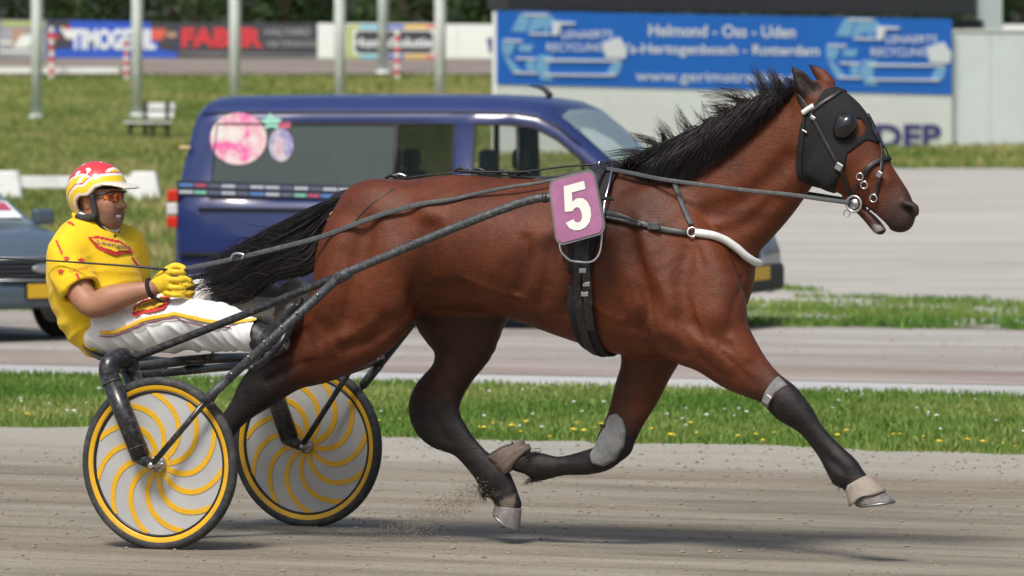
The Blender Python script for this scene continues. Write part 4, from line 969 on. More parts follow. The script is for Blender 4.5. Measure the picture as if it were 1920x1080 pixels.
P, N = ring_path(*RA, -1.75, 1.75, 60, .004); wd = .11 + .045 * np.cos(np.linspace(-1, 1, 60) * 1.3) ; mesh_obj('saddle_pad', *ribbon_geo(P, N, wd, .018), M_pad, harness)
P, N = ring_path(*RA, -.75, .75, 36, .022); mesh_obj('saddle', *ribbon_geo(P, N, .075, .02), M_leather, harness)
P, N = ring_path(*RA, 1.95, 2 * math.pi - 1.95, 60, .004); mesh_obj('girth_pad', *ribbon_geo(P, N, .105, .014), M_pad, harness)
P, N = ring_path(*RA, 1.2, 2 * math.pi - 1.2, 90, .020); mesh_obj('girth', *ribbon_geo(P, N, .04, .006), M_leather, harness)
def at_surf(u, v, off):
    q = HS.hit(u, v); return q + HS.normal(q)[0] * off
loop = [at_surf(u, v, .035) for u, v in ((1152, 322), (1148, 350), (1140, 390), (1134, 440), (1128, 474), (1112, 490), (1085, 490), (1064, 484), (1056, 468), (1056, 440))]
tube('shaft_bracket', loop, .0052, M_chrome, harness, 8, 5)
for u, v in ((1098, 506), (1103, 530), (1100, 548)): 
    q = at_surf(u, v, .03); box('buckle', tuple(q), (.032, .008, .02), M_steel, harness, .003)
P, N = skin([(1100, 452), (1101, 490), (1104, 530), (1106, 570), (1112, 612)], .026, 8); mesh_obj('girth_strap', *ribbon_geo(P, N, .038, .006), M_leather, harness)
for s in (-1, 1):
    c = HS.out(H(1140, 420, 0), (0, s * .35, 1)) + np.array([0, s * .01, .045]); tube('terret_ring', [c + np.array([0, .014 * math.cos(a), .014 * math.sin(a)]) for a in np.linspace(0, 6.28, 17)[:-1]], .003, M_chrome, harness, 8, 1, True)
# back strap to the tail
bs = []; bn = []
for u in np.linspace(1128, 676, 44):
    c = H(u, 440, 0); q = HS.out(c, (0, -.04, 1)); n_ = HS.normal(q)[0]; bs.append(q + n_ * .006); bn.append(n_)
mesh_obj('back_strap', *ribbon_geo(bs, bn, .024, .006), M_leather, harness)
for u in (738, 752, 868, 900, 948, 985):
    c = HS.out(H(u, 440, 0), (0, -.06, 1)) + np.array([0, 0, .016]); tube('keeper', [c + np.array([-.03, 0, .0]), c + np.array([0, -.004, .012]), c + np.array([.03, 0, .002])], .007, M_leather if u != 752 else M_steel, harness, 8, 4)
tube('check_rein', [H(1488, 176, -.02), H(1440, 186, -.03), H(1360, 222, -.055), H(1290, 262, -.06), H(1215, 297, -.05), H(1150, 309, -.02)], .0042, M_web, harness, 8, 8)
tube('check_rein', [H(858, 320, -.03), H(900, 322, -.03), H(980, 322, -.03), H(1060, 312, -.02), H(1128, 308, -.01)], .0042, M_leather, harness, 8, 8)
strap('thigh_strap', [(738, 354), (705, 376), (675, 404), (655, 428)], .006, M_leather, harness, .002, .0)
tube('tail_cord', [H(640, 392, -.07), H(622, 402, -.075), H(617, 418, -.08), H(628, 434, -.08), H(620, 446, -.075), H(612, 456, -.07)], .009, M_rope, harness, 8, 5)
tube('tail_cord', [H(656, 388, -.06), H(640, 394, -.07), H(622, 400, -.072)], .008, M_rope, harness, 8, 5)
# breast collar
near = [(1126, 398), (1160, 405), (1205, 421), (1250, 432), (1294, 438)]
P, N = skin(near, .006, 8); mesh_obj('breast_strap', *ribbon_geo(P, N, .026, .007), M_leather, harness); P2, N2 = skin([(1128, 408), (1165, 414), (1205, 424)], .012, 6); mesh_obj('breast_strap', *ribbon_geo(P2, N2, .014, .006), M_leather, harness)
q = at_surf(1226, 427, .02); box('buckle', tuple(q), (.05, .012, .03), M_web, harness, .004)
mir = lambda A: np.asarray(A) * np.array([1, -1, 1])
mesh_obj('breast_strap', *ribbon_geo(mir(P)[::-1], mir(N)[::-1], .026, .007), M_leather, harness)
pa, _ = skin([(1303, 439), (1330, 446), (1358, 456), (1380, 465)], .012, 6)
c0 = np.array([pa[-1][0] - .16, 0, 0]); fr = []
za = pa[-1][2]; a_end = math.atan2(-(pa[-1][1]), pa[-1][0] - c0[0])
zf = H(1413, 492, 0)[2]
for k in range(1, 6):
    f = k / 6; a = a_end * (1 - 2 * f); zz = zf + (za - zf) * (abs(1 - 2 * f)) ** 1.3; q = HS.out(np.array([c0[0], 0, zz]), (math.cos(a), -math.sin(a), 0)); fr.append(q + HS.normal(q)[0] * .012)
fc = HS.out(np.array([c0[0], 0, zf]), (1, 0, 0)); ctl = [pa[0], pa[6], pa[12], pa[-1], pa[-1] * .42 + fc * .58 + np.array([0, -.02, 0]), fc]
wt = catmull(ctl + [mir(q_) for q_ in ctl[:-1]][::-1], 6)
for _ in range(3):
    dd = HS.sample(wt); wt = wt + HS.normal(wt) * np.clip(.0135 - dd, -.004, .03)[:, None]; wt[1:-1] = (wt[:-2] + 2 * wt[1:-1] + wt[2:]) / 4
tube('breast_tube', wt, .0165, M_wtube, harness, 12)
def ring(name, c, n_, r, rr, mat, par):
    n_ = np.asarray(n_) / np.linalg.norm(n_); a = np.cross(n_, [0, 0, 1.0]); a /= np.linalg.norm(a); b = np.cross(n_, a)
    return tube(name, [c + r * (math.cos(t) * a + math.sin(t) * b) for t in np.linspace(0, 2 * math.pi, 21)[:-1]], rr, mat, par, 8, 1, True)
q = HS.hit(1298, 437); ring('collar_ring', q + HS.normal(q)[0] * .014, HS.normal(q)[0], .019, .004, M_chrome, harness); ring('collar_ring', mir(q + HS.normal(q)[0] * .014), mir(HS.normal(q)[0]), .019, .004, M_chrome, harness)
P, N = skin([(1296, 424), (1280, 390), (1265, 350), (1252, 312), (1246, 298)], .012, 8); up_ = [P[-1] + np.array([-.01, .06, .05]), P[-1] * [1, 0, 1] + np.array([-.02, .0, .09])]
nsP = np.concatenate([P, up_, mir(up_[:1]), mir(P)[::-1]]); nsN = np.concatenate([N, [[0, -.5, .8], [0, 0, 1], [0, .5, .8]], mir(N)[::-1]])
mesh_obj('neck_strap', *ribbon_geo(nsP, nsN, .020, .005), M_web, harness)
# ---- number plate, hung on the saddle outside the shaft
YP = -.41
quad = [(1027, 338), (1113, 315), (1137, 437), (1043, 463)]      # TL TR BR BL
def qmap(a, b):
    p = [np.array(q, float) for q in quad]; t = p[0] * (1 - a) + p[1] * a; d = p[3] * (1 - a) + p[2] * a; return t * (1 - b) + d * b
plate = fr_empty('number_plate'); tag(plate, 'mauve plastic plate with a white 5 hung at the horse\'s saddle', 'number plate')
def rrect(m, r, nseg=7):
    pts = []
    for cx, cy, a0 in ((1 - m - r, m + r, -90), (1 - m - r, 1 - m - r, 0), (m + r, 1 - m - r, 90), (m + r, m + r, 180)):
        for k in range(nseg + 1): a = R(a0 + 90 * k / nseg); pts.append((cx + r * math.cos(a), cy + r * math.sin(a)))
    return pts
def plate_slab(name, m, r, y0, y1, mat, par):
    pts = [qmap(a, b) for a, b in rrect(m, r)]; n = len(pts); V = [H(u, v, y0) for u, v in pts] + [H(u, v, y0) + np.array([0, y1 - y0, 0]) for u, v in pts]
    return mesh_obj(name, V, [tuple(range(n)), tuple(range(2 * n - 1, n - 1, -1))] + [(i, n + i, n + (i + 1) % n, (i + 1) % n) for i in range(n)], mat, par, False)
plate_slab('border', 0, .16, YP, YP + .012, simple('plate_edge', (0.17, 0.165, 0.16), .6, dirt=(.3, .28, .25), dirt_amt=.4), plate)
plate_slab('face', .035, .14, YP - .003, YP + .001, simple('mauve_plastic', (0.38, 0.15, 0.29), .45, var=.08, scale=12, dirt=(.46, .27, .38), dirt_amt=.35, dscale=6), plate)
# a heavy grotesque figure, drawn by its outline
def fig5():
    o = [(.92, .0), (.92, .175), (.42, .175), (.385, .37)]
    o += [(.5 + .0, .335)] 
    arc = [(.62, .325), (.78, .36), (.91, .46), (.97, .60), (.95, .76), (.86, .89), (.70, .975), (.50, 1.0), (.30, .975), (.14, .895), (.05, .77)]
    inner = [(.33, .735), (.37, .80), (.46, .835), (.56, .82), (.63, .755), (.645, .655), (.61, .555), (.53, .505), (.43, .515), (.345, .565)]
    return o + arc + inner + [(.075, .54), (.165, .0)]
o5 = fig5(); bm = bmesh.new(); vs5 = []
for a, b in o5:
    u, v = qmap(.22 + a * .58, .15 + b * .70); vs5.append(bm.verts.new(H(u, v, YP - .0055)))
from mathutils.geometry import tessellate_polygon
for t_ in tessellate_polygon([[v_.co for v_ in vs5]]): bm.faces.new([vs5[i_] for i_ in t_])
bmesh.ops.recalc_face_normals(bm, faces=bm.faces); bm_obj('digit', bm, simple('plate_white', (.82, .83, .78), .45, var=.04), plate)
P = [H(1098, 352, YP + .012), H(1104, 352, -.36), H(1112, 350, -.27)]; tube('hanger', P, .006, M_steel, plate, 8, 3); tube('hanger', [H(1085, 430, YP + .012), H(1090, 436, -.36), H(1096, 440, -.28)], .006, M_steel, plate, 8, 3)
# ================================================================== bridle and hood
bridle = fr_empty('bridle'); tag(bridle, 'black blinker hood and bridle with steel bit on the horse\'s head', 'bridle')
hp = [H(u, v, 0) for u, v in ((1553, 168), (1582, 156), (1612, 180), (1648, 244), (1656, 272), (1634, 262), (1604, 288), (1600, 312), (1580, 346), (1562, 366), (1545, 356), (1522, 348), (1506, 336), (1503, 308), (1510, 270), (1516, 232), (1528, 206), (1546, 188))]
i0 = np.floor((np.array([2.45, -.2, 1.35]) - HS.lo) / HS.h).astype(int); i1 = np.ceil((np.array([3.1, .2, 2.02]) - HS.lo) / HS.h).astype(int)
HD = SDF.__new__(SDF); HD.lo = HS.lo + i0 * HS.h; HD.h = HS.h; HD.v = HS.v[i0[0]:i1[0], i0[1]:i1[1], i0[2]:i1[2]].copy(); HD.n = np.array(HD.v.shape)
def refine(S, f=2):
    v = S.v
    for ax in range(3):
        n = v.shape[ax]; xs = np.linspace(0, n - 1, (n - 1) * f + 1); i = np.minimum(xs.astype(int), n - 2); t = (xs - i).astype(np.float32); sh = [1, 1, 1]; sh[ax] = -1; t = t.reshape(sh)
        v = np.take(v, i, ax) * (1 - t) + np.take(v, i + 1, ax) * t
    o = SDF.__new__(SDF); o.lo = S.lo; o.h = S.h / f; o.v = v; o.n = np.array(v.shape); return o
HD = refine(HD, 2); gx, gy, gz = HD.grid(); pd = poly_sdf(gx[:, 0, :], gz[:, 0, :], [(p[0], p[2]) for p in hp]).astype(np.float32)[:, None, :]
eye_p = [H(u, v, -.09) for u, v in ((1598, 222), (1606, 222), (1613, 232), (1615, 246), (1610, 256), (1602, 258), (1598, 244))]; eh = poly_sdf(gx[:, 0, :], gz[:, 0, :], [(p[0], p[2]) for p in eye_p]).astype(np.float32)[:, None, :]
hood = HD.copy(); hood.v = np.maximum(np.maximum(HD.v - .006, pd), -eh); Vh, Qh = hood.mesh(2); np_mesh('hood', Vh, Qh, simple('hood_cloth', (.007, .007, .0075), .85, var=.25, scale=60, bump=.35, bscale=500), bridle)
M_cup = simple('cup_plastic', (.010, .010, .012), .15, var=.1, coat=.5)
for s in (-1, 1):
    c = H(1584, 238, -.088); c[1] *= -s; rt = Matrix.Rotation(R(-38), 3, 'Y'); rows = [list(r) for r in rt]
    cu = SDF(c - .1, c + .1, .0035); cu.v[:] = .25; cu.ball(c, (.044, .044, .060), 0, 'add', rows); cu.ball(c + np.array([-.014, 0, .03]), (.022, .034, .024), .01, 'add', rows)
    Vc, Qc = cu.mesh(2); np_mesh('blinker_cup', Vc, Qc, M_cup, bridle)
def bstrap(name, pts, w_, mat=M_leather, off=.009, both=True, thick=.004):
    P, N = skin(pts, off, 6); mesh_obj(name, *ribbon_geo(P, N, w_, thick), mat, bridle)
    if both: mesh_obj(name, *ribbon_geo(mir(P)[::-1], mir(N)[::-1], w_, thick), mat, bridle)
bstrap('crown_strap', [(1499, 178), (1508, 194), (1520, 212)], .022); bstrap('cheek_strap', [(1520, 212), (1538, 245), (1556, 280), (1573, 310), (1586, 340), (1598, 372)], .016)
bstrap('browband', [(1521, 212), (1540, 196), (1562, 182), (1582, 168)], .015); bstrap('throat_strap', [(1512, 205), (1507, 250), (1503, 300), (1502, 330)], .012, M_pad)
bstrap('face_strap', [(1588, 167), (1612, 196), (1636, 238), (1654, 280)], .015); bstrap('face_strap', [(1644, 258), (1652, 290), (1650, 325), (1646, 352), (1640, 372)], .012)
bstrap('noseband', [(1666, 296), (1648, 302), (1630, 314), (1618, 330)], .018); bstrap('jaw_strap', [(1613, 340), (1604, 356), (1598, 374)], .012)
for (u, v), sz, m in (((1574, 312), (.03, .008, .03), M_steel), ((1649, 328), (.022, .008, .026), M_steel), ((1527, 222), (.024, .008, .016), M_steel), ((1512, 246), (.026, .006, .008), M_chrome)):
    q = at_surf(u, v, .016); box('buckle', tuple(q), sz, m, bridle, .003, Matrix.Rotation(R(30), 3, 'Y'))
P, N = skin([(1509, 213), (1518, 206), (1528, 200)], .016, 4); tube('browband_tube', P, .011, M_wtube, bridle, 10)
for (u, v), r_, rr in (((1614, 330), .014, .0035), ((1622, 346), .014, .0038), ((1640, 371), .015, .0038)):
    q = HS.hit(u, v); ring('ring', q + HS.normal(q)[0] * .014, HS.normal(q)[0], r_, rr, M_chrome, bridle)
q = H(1602, 382, -.062); ring('bit_ring', q + np.array([0, -.006, 0]), (0, -1, 0), .031, .0055, M_chrome, bridle); ring('bit_ring', mir(q), (0, 1, 0), .031, .0055, M_chrome, bridle)
lathe('bit_disc', [(0, .006), (.018, .005), (.021, 0), (.018, -.005), (0, -.006)], M_steel, bridle, 20, Matrix.Translation(tuple(q)) @ Matrix.Rotation(R(90), 4, 'X')); tube('bit_bar', [q, H(1612, 384, 0), mir(q)], .006, M_steel, bridle, 8)
ring('bit_loop', H(1588, 400, -.066), (0, -1, 0), .013, .0022, M_steel, bridle)
# ---- reins
def free(u, v, y, clear=.014):
    p = H(u, v, y); q = HS.hit(u, v)
    if q is not None and q[1] < y + clear: p = q - np.array([0, clear, 0]) 
    return p
reins = fr_empty('reins'); tag(reins, 'long grey webbing reins running from the bit back to the driver\'s gloves', 'reins')
rp = [H(1592, 380, -.075), free(1545, 374, -.09), free(1480, 365, -.11), free(1400, 357, -.15), free(1320, 347, -.19), free(1240, 336, -.2), free(1180, 324, -.14), free(1136, 316, -.10)]
P = catmull(rp, 8); Nn = np.repeat([[0, -1.0, .2]], len(P), 0); mesh_obj('front_rein', *ribbon_geo(P, Nn, .017, .004), M_web, reins); mesh_obj('front_rein', *ribbon_geo(mir(P)[::-1], mir(Nn)[::-1], .017, .004), M_web, reins)
rb = [free(1130, 316, -.10), free(1080, 328, -.12), free(1010, 343, -.16), free(955, 351, -.19), free(890, 364, -.2), free(850, 374, -.2), free(790, 383, -.2), free(720, 402, -.22), free(660, 424, -.24), free(600, 445, -.26), free(520, 466, -.25), H(445, 484, -.235), H(390, 496, -.225), H(338, 506, -.215)]
P = catmull(rb, 8); Nn = np.repeat([[0, -1.0, .2]], len(P), 0); wv = np.interp(np.arange(len(P)), [0, 40, 48, len(P)], [.012, .016, .022, .020]); mesh_obj('back_rein', *ribbon_geo(P, Nn, wv, .005), M_web, reins)
hd2 = H(338, 506, -.215); far_p = [mir(rb[0]), mir(rb[2]) + np.array([0, .02, .03]), mir(rb[6]) + np.array([0, .03, .03]), mir(rb[9]) + np.array([0, .02, .0]), H(470, 500, .22), H(352, 520, .06)]
P = catmull(far_p, 10); Nn = np.repeat([[0, 1.0, .2]], len(P), 0); mesh_obj('back_rein', *ribbon_geo(P, Nn, .02, .005), M_web, reins)
q = H(445, 482, -.25); tube('rein_clip', [q + np.array(d) for d in ((-.03, 0, -.01), (-.02, 0, .01), (.005, 0, .016), (.03, 0, .008), (.02, 0, -.006))], .005, M_chrome, reins, 8, 4)
# ---- leg boots
def shell(name, px, y, off, mat, par, ylim=None, lo=None, hi=None, f=2):
    pp = [H(u, v, y) for u, v in px]; A = np.array(pp); lo_ = A.min(0) - [.05, .12, .05]; hi_ = A.max(0) + [.05, .12, .05]
    i0 = np.clip(np.floor((lo_ - HS.lo) / HS.h).astype(int), 0, HS.n - 2); i1 = np.clip(np.ceil((hi_ - HS.lo) / HS.h).astype(int), 2, HS.n); S2 = SDF.__new__(SDF); S2.lo = HS.lo + i0 * HS.h; S2.h = HS.h; S2.v = HS.v[i0[0]:i1[0], i0[1]:i1[1], i0[2]:i1[2]]; S2.n = np.array(S2.v.shape)
    S2 = refine(S2, f); X_, Y_, Z_ = S2.grid(); d = poly_sdf(X_[:, 0, :], Z_[:, 0, :], [(p[0], p[2]) for p in pp]).astype(np.float32)[:, None, :]; S2.v = -SDF.smin(-(S2.v - off), -d, .008)
    Vb, Qb = S2.mesh(2); return np_mesh(name, Vb, Qb, mat, par)
kb = fr_empty('knee_boot'); tag(kb, 'grey felt knee boot on the folded foreleg', 'knee boot'); shell('pad', [(1150, 778), (1166, 774), (1178, 786), (1183, 808), (1178, 836), (1160, 862), (1138, 874), (1118, 868), (1112, 850), (1126, 826), (1140, 800)], yg, .012, M_felt, kb)
qk = H(1140, 800, yg - .05); tube('strap_end', [qk, qk + np.array([-.03, -.01, .005])], .006, M_leather, kb, 6)
ks = fr_empty('knee_strap'); tag(ks, 'grey buckled strap above the knee of the outstretched foreleg', 'strap'); shell('band', [(1462, 704), (1482, 722), (1462, 738), (1446, 766), (1430, 758), (1444, 732)], ys, .006, M_felt, ks)
q = at_surf(1442, 748, .012); box('buckle', tuple(q), (.03, .01, .038), M_steel, ks, .004, Matrix.Rotation(R(35), 3, 'Y'))
def bell(cf, cb, toe, heel, y, wc, ws, mat, label):
    e = fr_empty('bell_boot'); tag(e, label, 'hoof boot'); cf, cb, toe, heel = [H(p[0], p[1], y) for p in (cf, cb, toe, heel)]; seg = 32; V = []; Fc = []; fs = (0, .0, .25, .6, .85, 1.0)
    for j, f in enumerate(fs):
        for k in range(seg):
            t = 2 * math.pi * k / seg; ca, sa = math.cos(t), math.sin(t); ff = f * (1 - .16 * (j == 5) * max(0, math.sin(t * 3))); a = cf + (toe - cf) * ff; b = cb + (heel - cb) * ff; V.append((a + b) / 2 + (a - b) / 2 * ca * (1.03 if j else .9) + np.array([0, 1, 0]) * (wc + (ws - wc) * ff) * sa * (1 if j else .9))
    for i in range(len(fs) - 1):
        for k in range(seg): k2 = (k + 1) % seg; Fc.append((i * seg + k, i * seg + k2, (i + 1) * seg + k2, (i + 1) * seg + k))
    o = mesh_obj('cuff', V, Fc, mat, e); m = o.modifiers.new('thick', 'SOLIDIFY'); m.thickness = .005; m.offset = 1
bell((1628, 890), (1586, 914), (1660, 920), (1594, 950), ys, .045, .064, simple('tan_rubber', (.27, .23, .19), .7, var=.15, scale=30, dirt=(.40, .37, .33), dirt_amt=.6, dscale=20), 'tan rubber bell boot over the hoof of the outstretched foreleg')
bell((948, 890), (994, 842), (932, 875), (990, 832), yg, .043, .058, simple('brown_rubber', (.20, .15, .125), .7, var=.15, scale=30, dirt=(.3, .26, .22), dirt_amt=.5, dscale=20), 'brown rubber bell boot over the hoof of the folded foreleg')
# ================================================================== sulky
M_frame = simple('black_enamel', (0.016, 0.017, 0.020), 0.32, var=.2, scale=30, dirt=(0.17, 0.16, 0.15), dirt_amt=.55, dscale=55, coat=.15)
M_frame2 = simple('splashed_enamel', (0.038, 0.043, 0.050), 0.5, var=.2, scale=30, dirt=(0.22, 0.22, 0.21), dirt_amt=.6, dscale=70)
M_tyre = simple('tyre_rubber', (0.03, 0.032, 0.034), 0.75, var=.2, scale=30, dirt=(0.12, 0.11, 0.095), dirt_amt=.55, dscale=25)
M_yel = simple('yellow_paint', (0.72, 0.40, 0.012), 0.4, var=.06, scale=20, dirt=(0.42, 0.30, 0.10), dirt_amt=.3, dscale=30)
M_blk = simple('black_band', (0.012, 0.012, 0.016), 0.4)
def mat_disc():
    n = NT('wheel_disc'); v = n.coord(); g1 = n.noise(v, 5, 5, .6); sp_ = n.noise(n.coord(scale=(1, 1, 1)), 60, 6, .75)
    c = n.ramp(g1, [(.3, (.43, .435, .43)), (.7, (.54, .545, .54))]); c = n.mix(n.ramp(sp_, [(.6, 0), (.72, .55)]), c, (.2, .18, .15)); n.color(c); n.set(Roughness=.35, Specular_IOR_Level=.4, Alpha=.86); return n.m
M_disc = mat_disc()
sulky = fr_empty('sulky'); tag(sulky, 'black racing sulky with yellow spiral-spoked disc wheels behind the horse', 'sulky')
YW = .68; RW = .354
def wheel(s, rot):
    hub = (0, s * YW, RW); M = Matrix.Translation(hub) @ Matrix.Rotation(R(90), 4, 'X'); 
    wo = lathe('wheel', [(.0, .005), (.296, .005), (.296, -.005), (.0, -.005)], M_disc, sulky, 64, M, False)
    t = []
    for k in range(97):
        a = 2 * math.pi * k / 96; t.append(1)
    prof = [(.318, -.014), (.326, -.020), (.338, -.0215), (.348, -.016), (.354, -.006), (.354, .006), (.348, .016), (.338, .0215), (.326, .020), (.318, .014)]
    lathe('tyre', prof + prof[:1], M_tyre, wo, 96, M, True, False); lathe('rim', [(.299, -.011), (.305, -.015), (.320, -.016), (.324, -.0165), (.324, .0165), (.320, .016), (.305, .015), (.299, .011), (.299, -.011)], M_yel, wo, 96, M, True, False)
    lathe('rim_band', [(.290, -.009), (.2995, -.0125), (.2995, .0125), (.290, .009), (.290, -.009)], M_blk, wo, 96, M, True, False)
    lathe('hub', [(.0, .045), (.016, .045), (.018, .03), (.034, .028), (.036, .008), (.036, -.008), (.034, -.028), (.018, -.03), (.016, -.045), (0, -.045)], M_steel, wo, 24, M)
    for b in range(6):
        a = b * math.pi / 3; lathe('hub_bolt', [(0, .036), (.006, .036), (.006, -.036), (0, -.036)], M_steel, wo, 8, M @ Matrix.Translation((.027 * math.cos(a), .027 * math.sin(a), 0)))
    me = None
    for k in range(11):
        if me is None:
            V = []; Fc = []; n = 22
            for j in range(n):
                f = j / (n - 1); r = .034 + (.292 - .034) * f ** 1.05; a = 1.0 * f ** 1.8; wd_ = .023 * (1 - .1 * f)
                f2 = f + .01; r2 = .034 + (.292 - .034) * f2 ** 1.05; a2 = 1.0 * f2 ** 1.8; p = np.array([r * math.cos(a), r * math.sin(a)]); d = np.array([r2 * math.cos(a2), r2 * math.sin(a2)]) - p; d /= np.linalg.norm(d); nrm = np.array([-d[1], d[0]]) * wd_ / 2
                for q in (p - nrm, p + nrm): V += [(q[0], q[1], .0075), (q[0], q[1], -.0075)]
            for j in range(n - 1): o = j * 4; Fc += [(o, o + 4, o + 6, o + 2), (o + 1, o + 3, o + 7, o + 5), (o, o + 1, o + 5, o + 4), (o + 2, o + 6, o + 7, o + 3)]
            me = bpy.data.meshes.new('spoke'); me.from_pydata(V, [], Fc); me.materials.append(M_yel); me.update()
        so = bpy.data.objects.new('spoke', me); col.objects.link(so); so.parent = wo; so.matrix_local = M @ Matrix.Rotation(rot + k * 2 * math.pi / 11, 4, 'Z')
wheel(-1, .1); wheel(1, .35)
def side(s):
    f = lambda P: np.asarray(P) * np.array([1, -s, 1])       # near-side points mirrored for the far side
    ho = H(283, 872, -.762); hi_ = ho * [1, 0, 1] + np.array([0, -.598, 0])
    top_o = H(203, 700, -.758); top_i = top_o * [1, 0, 1] + np.array([.015, -.602, .012])
    low_o = ho + np.array([-.045, 0, .03]); low_i = hi_ + np.array([-.045, 0, .03])
    tube('fork_leg', [f(top_o), f(low_o)], .040, M_frame, sulky, 20); tube('fork_leg', [f(top_i), f(low_i)], .040, M_frame, sulky, 20)
    mid = (top_o + top_i) / 2 + np.array([.01, 0, .055]); tube('fork_crown', [f(top_o + (low_o - top_o) * .02), f(top_o + np.array([.0, .012, .035])), f(mid), f(top_i + np.array([0, -.012, .035])), f(top_i + (low_i - top_i) * .02)], .041, M_frame, sulky, 18, 6)
    for a, b in ((low_o, ho), (low_i, hi_)):
        lathe_p = tube('dropout', [f(a + (b - a) * -.3), f(a + (b - a) * .5), f(b + (b - a) * .25)], [.036, .026, .012], M_frame, sulky, 12)
    tube('axle', [f(ho + np.array([.012, -.014, 0])), f(hi_ + np.array([.012, .014, 0]))], .009, M_steel, sulky, 12); lathe('axle_nut', [(0, -.008), (.013, -.008), (.013, .008), (0, .008)], M_chrome, sulky, 6, Matrix.Translation(tuple(f(ho + np.array([.008, -.018, 0])))) @ Matrix.Rotation(R(90), 4, 'X'))
    for q, fr_ in ((.1, 1), (.88, 1)):
        c0_ = top_o + (low_o - top_o) * q; d = (low_o - top_o) * .012; tube('clamp', [f(c0_), f(c0_ + d)], .0425, M_frame2, sulky, 20)
    j = H(398, 738, -.735); e_ = H(640, 516, -.555); up0 = H(236, 678, -.61)
    tube('stay', [f(ho + np.array([.02, -.012, .012])), f(j)], .0125, M_frame, sulky, 12); tube('stay', [f(hi_ + np.array([.02, .0, .012])), f(H(414, 722, -.60)), f(H(430, 705, -.70))], .0125, M_frame, sulky, 12)
    tube('stay_socket', [f(j + (ho - j) * .12), f(j), f(j + (e_ - j) * .12)], .020, M_frame2, sulky, 14); tube('lower_shaft', [f(j), f(e_)], .0185, M_frame2, sulky, 14)
    tube('upper_shaft', [f(up0), f(H(300, 652, -.60)), f(H(470, 585, -.58)), f(H(560, 548, -.565)), f(e_)], .0165, M_frame, sulky, 14, 4)
    tube('shaft_socket', [f(e_ + (j - e_) * .03), f(e_ + (H(1000, 373, -.41) - e_) * .045)], .024, M_frame2, sulky, 14)
    tube('shaft', [f(e_), f(H(760, 465, -.51)), f(H(880, 416, -.455)), f(H(960, 386, -.415)), f(H(992, 376, -.40)), f(H(1016, 371, -.39)), f(H(1040, 370, -.38)), f(H(1090, 370, -.37))], .0175, M_frame2, sulky, 14, 5); tube('shaft_tip', [f(H(1085, 370, -.37)), f(H(1150, 373, -.352))], .008, M_frame, sulky, 10)
    tube('shaft_collar', [f(H(1018, 371, -.39)), f(H(1026, 370.5, -.387))], .0205, M_frame, sulky, 14)
    # foot rest
    b0 = H(512, 655, -.52); tube('foot_bracket', [f(H(470, 692, -.62)), f(H(500, 672, -.50)), f(H(528, 640, -.40)), f(H(548, 600, -.36))], .013, M_frame, sulky, 10, 4); tube('foot_rest', [f(H(500, 668, -.44)), f(H(530, 655, -.30))], .016, M_frame2, sulky, 10)
    tube('foot_stirrup', [f(H(556, 575, -.40)), f(H(566, 560, -.33)), f(H(560, 590, -.26)), f(H(535, 640, -.27))], .008, M_frame, sulky, 8, 5)
    for u, v in ((500, 640), (470, 668), (532, 612), (560, 586), (600, 552), (438, 700)): 
        p = H(u, v, -.735 + (u - 398) / (640 - 398) * .18); lathe('rivet', [(0, .026), (.005, .024), (.005, .0)], M_steel, sulky, 8, Matrix.Translation(tuple(f(p))) @ Matrix.Rotation(R(90) * (1 if s < 0 else -1), 4, 'X'))
side(-1); side(1)
a_ = H(228, 692, -.60); tube('cross_bar', [a_, a_ * [1, 0, 1] + np.array([.01, 0, .012]), a_ * [1, -1, 1]], .021, M_frame2, sulky, 16, 6)
tube('cross_bar', [H(250, 700, -.58) - np.array([0, 0, .01]), H(250, 700, -.58) * [1, -1, 1] - np.array([0, 0, .01])], .017, M_frame, sulky, 14)
# seat pan on its bracket
seat = SDF((-1.0, -.26, .5), (.1, .26, 1.0), .006)
seat.chain([ct(182, 640, .010, .15, 0), ct(200, 660, .014, .18, 0), ct(232, 676, .018, .19, 0), ct(290, 682, .018, .19, 0), ct(350, 676, .015, .15, 0), ct(398, 666, .008, .08, 0)], k=.01, kin=.006)
Vs, Qs = seat.mesh(2); Vs[:, 2] += .35 * np.abs(Vs[:, 1]) ** 2.0; np_mesh('seat', Vs, Qs, simple('seat_shell', (.022, .022, .024), .45, var=.2, dirt=(.1, .1, .09), dirt_amt=.4, dscale=20), sulky)
for s in (-1, 1):
    p = H(300, 680, 0); tube('seat_bracket', [p + np.array([-.03, s * .1, -.0]), p + np.array([-.02, s * .13, -.05]), a_ * [1, 0, 1] + np.array([.01, s * .2, .01])], .012, M_frame, sulky, 10, 4)
tube('seat_spring', [H(372, 668, -.05), H(392, 676, -.05), H(398, 664, -.05), H(404, 650, -.05)], .006, M_frame, sulky, 8, 5)
# ================================================================== the driver
driver = fr_empty('person'); tag(driver, 'driver in yellow shirt, white trousers and red-yellow helmet leaning back on the sulky seat', 'person')
def A3(u, v, y, a, b=None): return ct(u, v, a, b if b is not None else a, y)
HC = H(187, 369, -.015)
YAW, PIT = R(-9), R(3)
Rh = Matrix.Rotation(YAW, 3, 'Z') @ Matrix.Rotation(-PIT, 3, 'Y'); Rn = np.array(Rh); SCH = 1.0
def hp_(x, y, z): return HC + Rn @ (np.array([x, y, z]) * SCH)
HROT = [list(r) for r in np.array(Rh.transposed())]
def hb(S, c, r, k, op='add'): S.ball(hp_(*c), np.array(r) * SCH, k, op, HROT)
def hc(S, pts, k, op='add', sub=3): S.chain([list(hp_(*p[:3])) + [p[3] * SCH, (p[4] if len(p) > 4 else p[3]) * SCH] for p in pts], lat=Rn[:, 1], k=k, op=op, sub=sub, kin=.004)
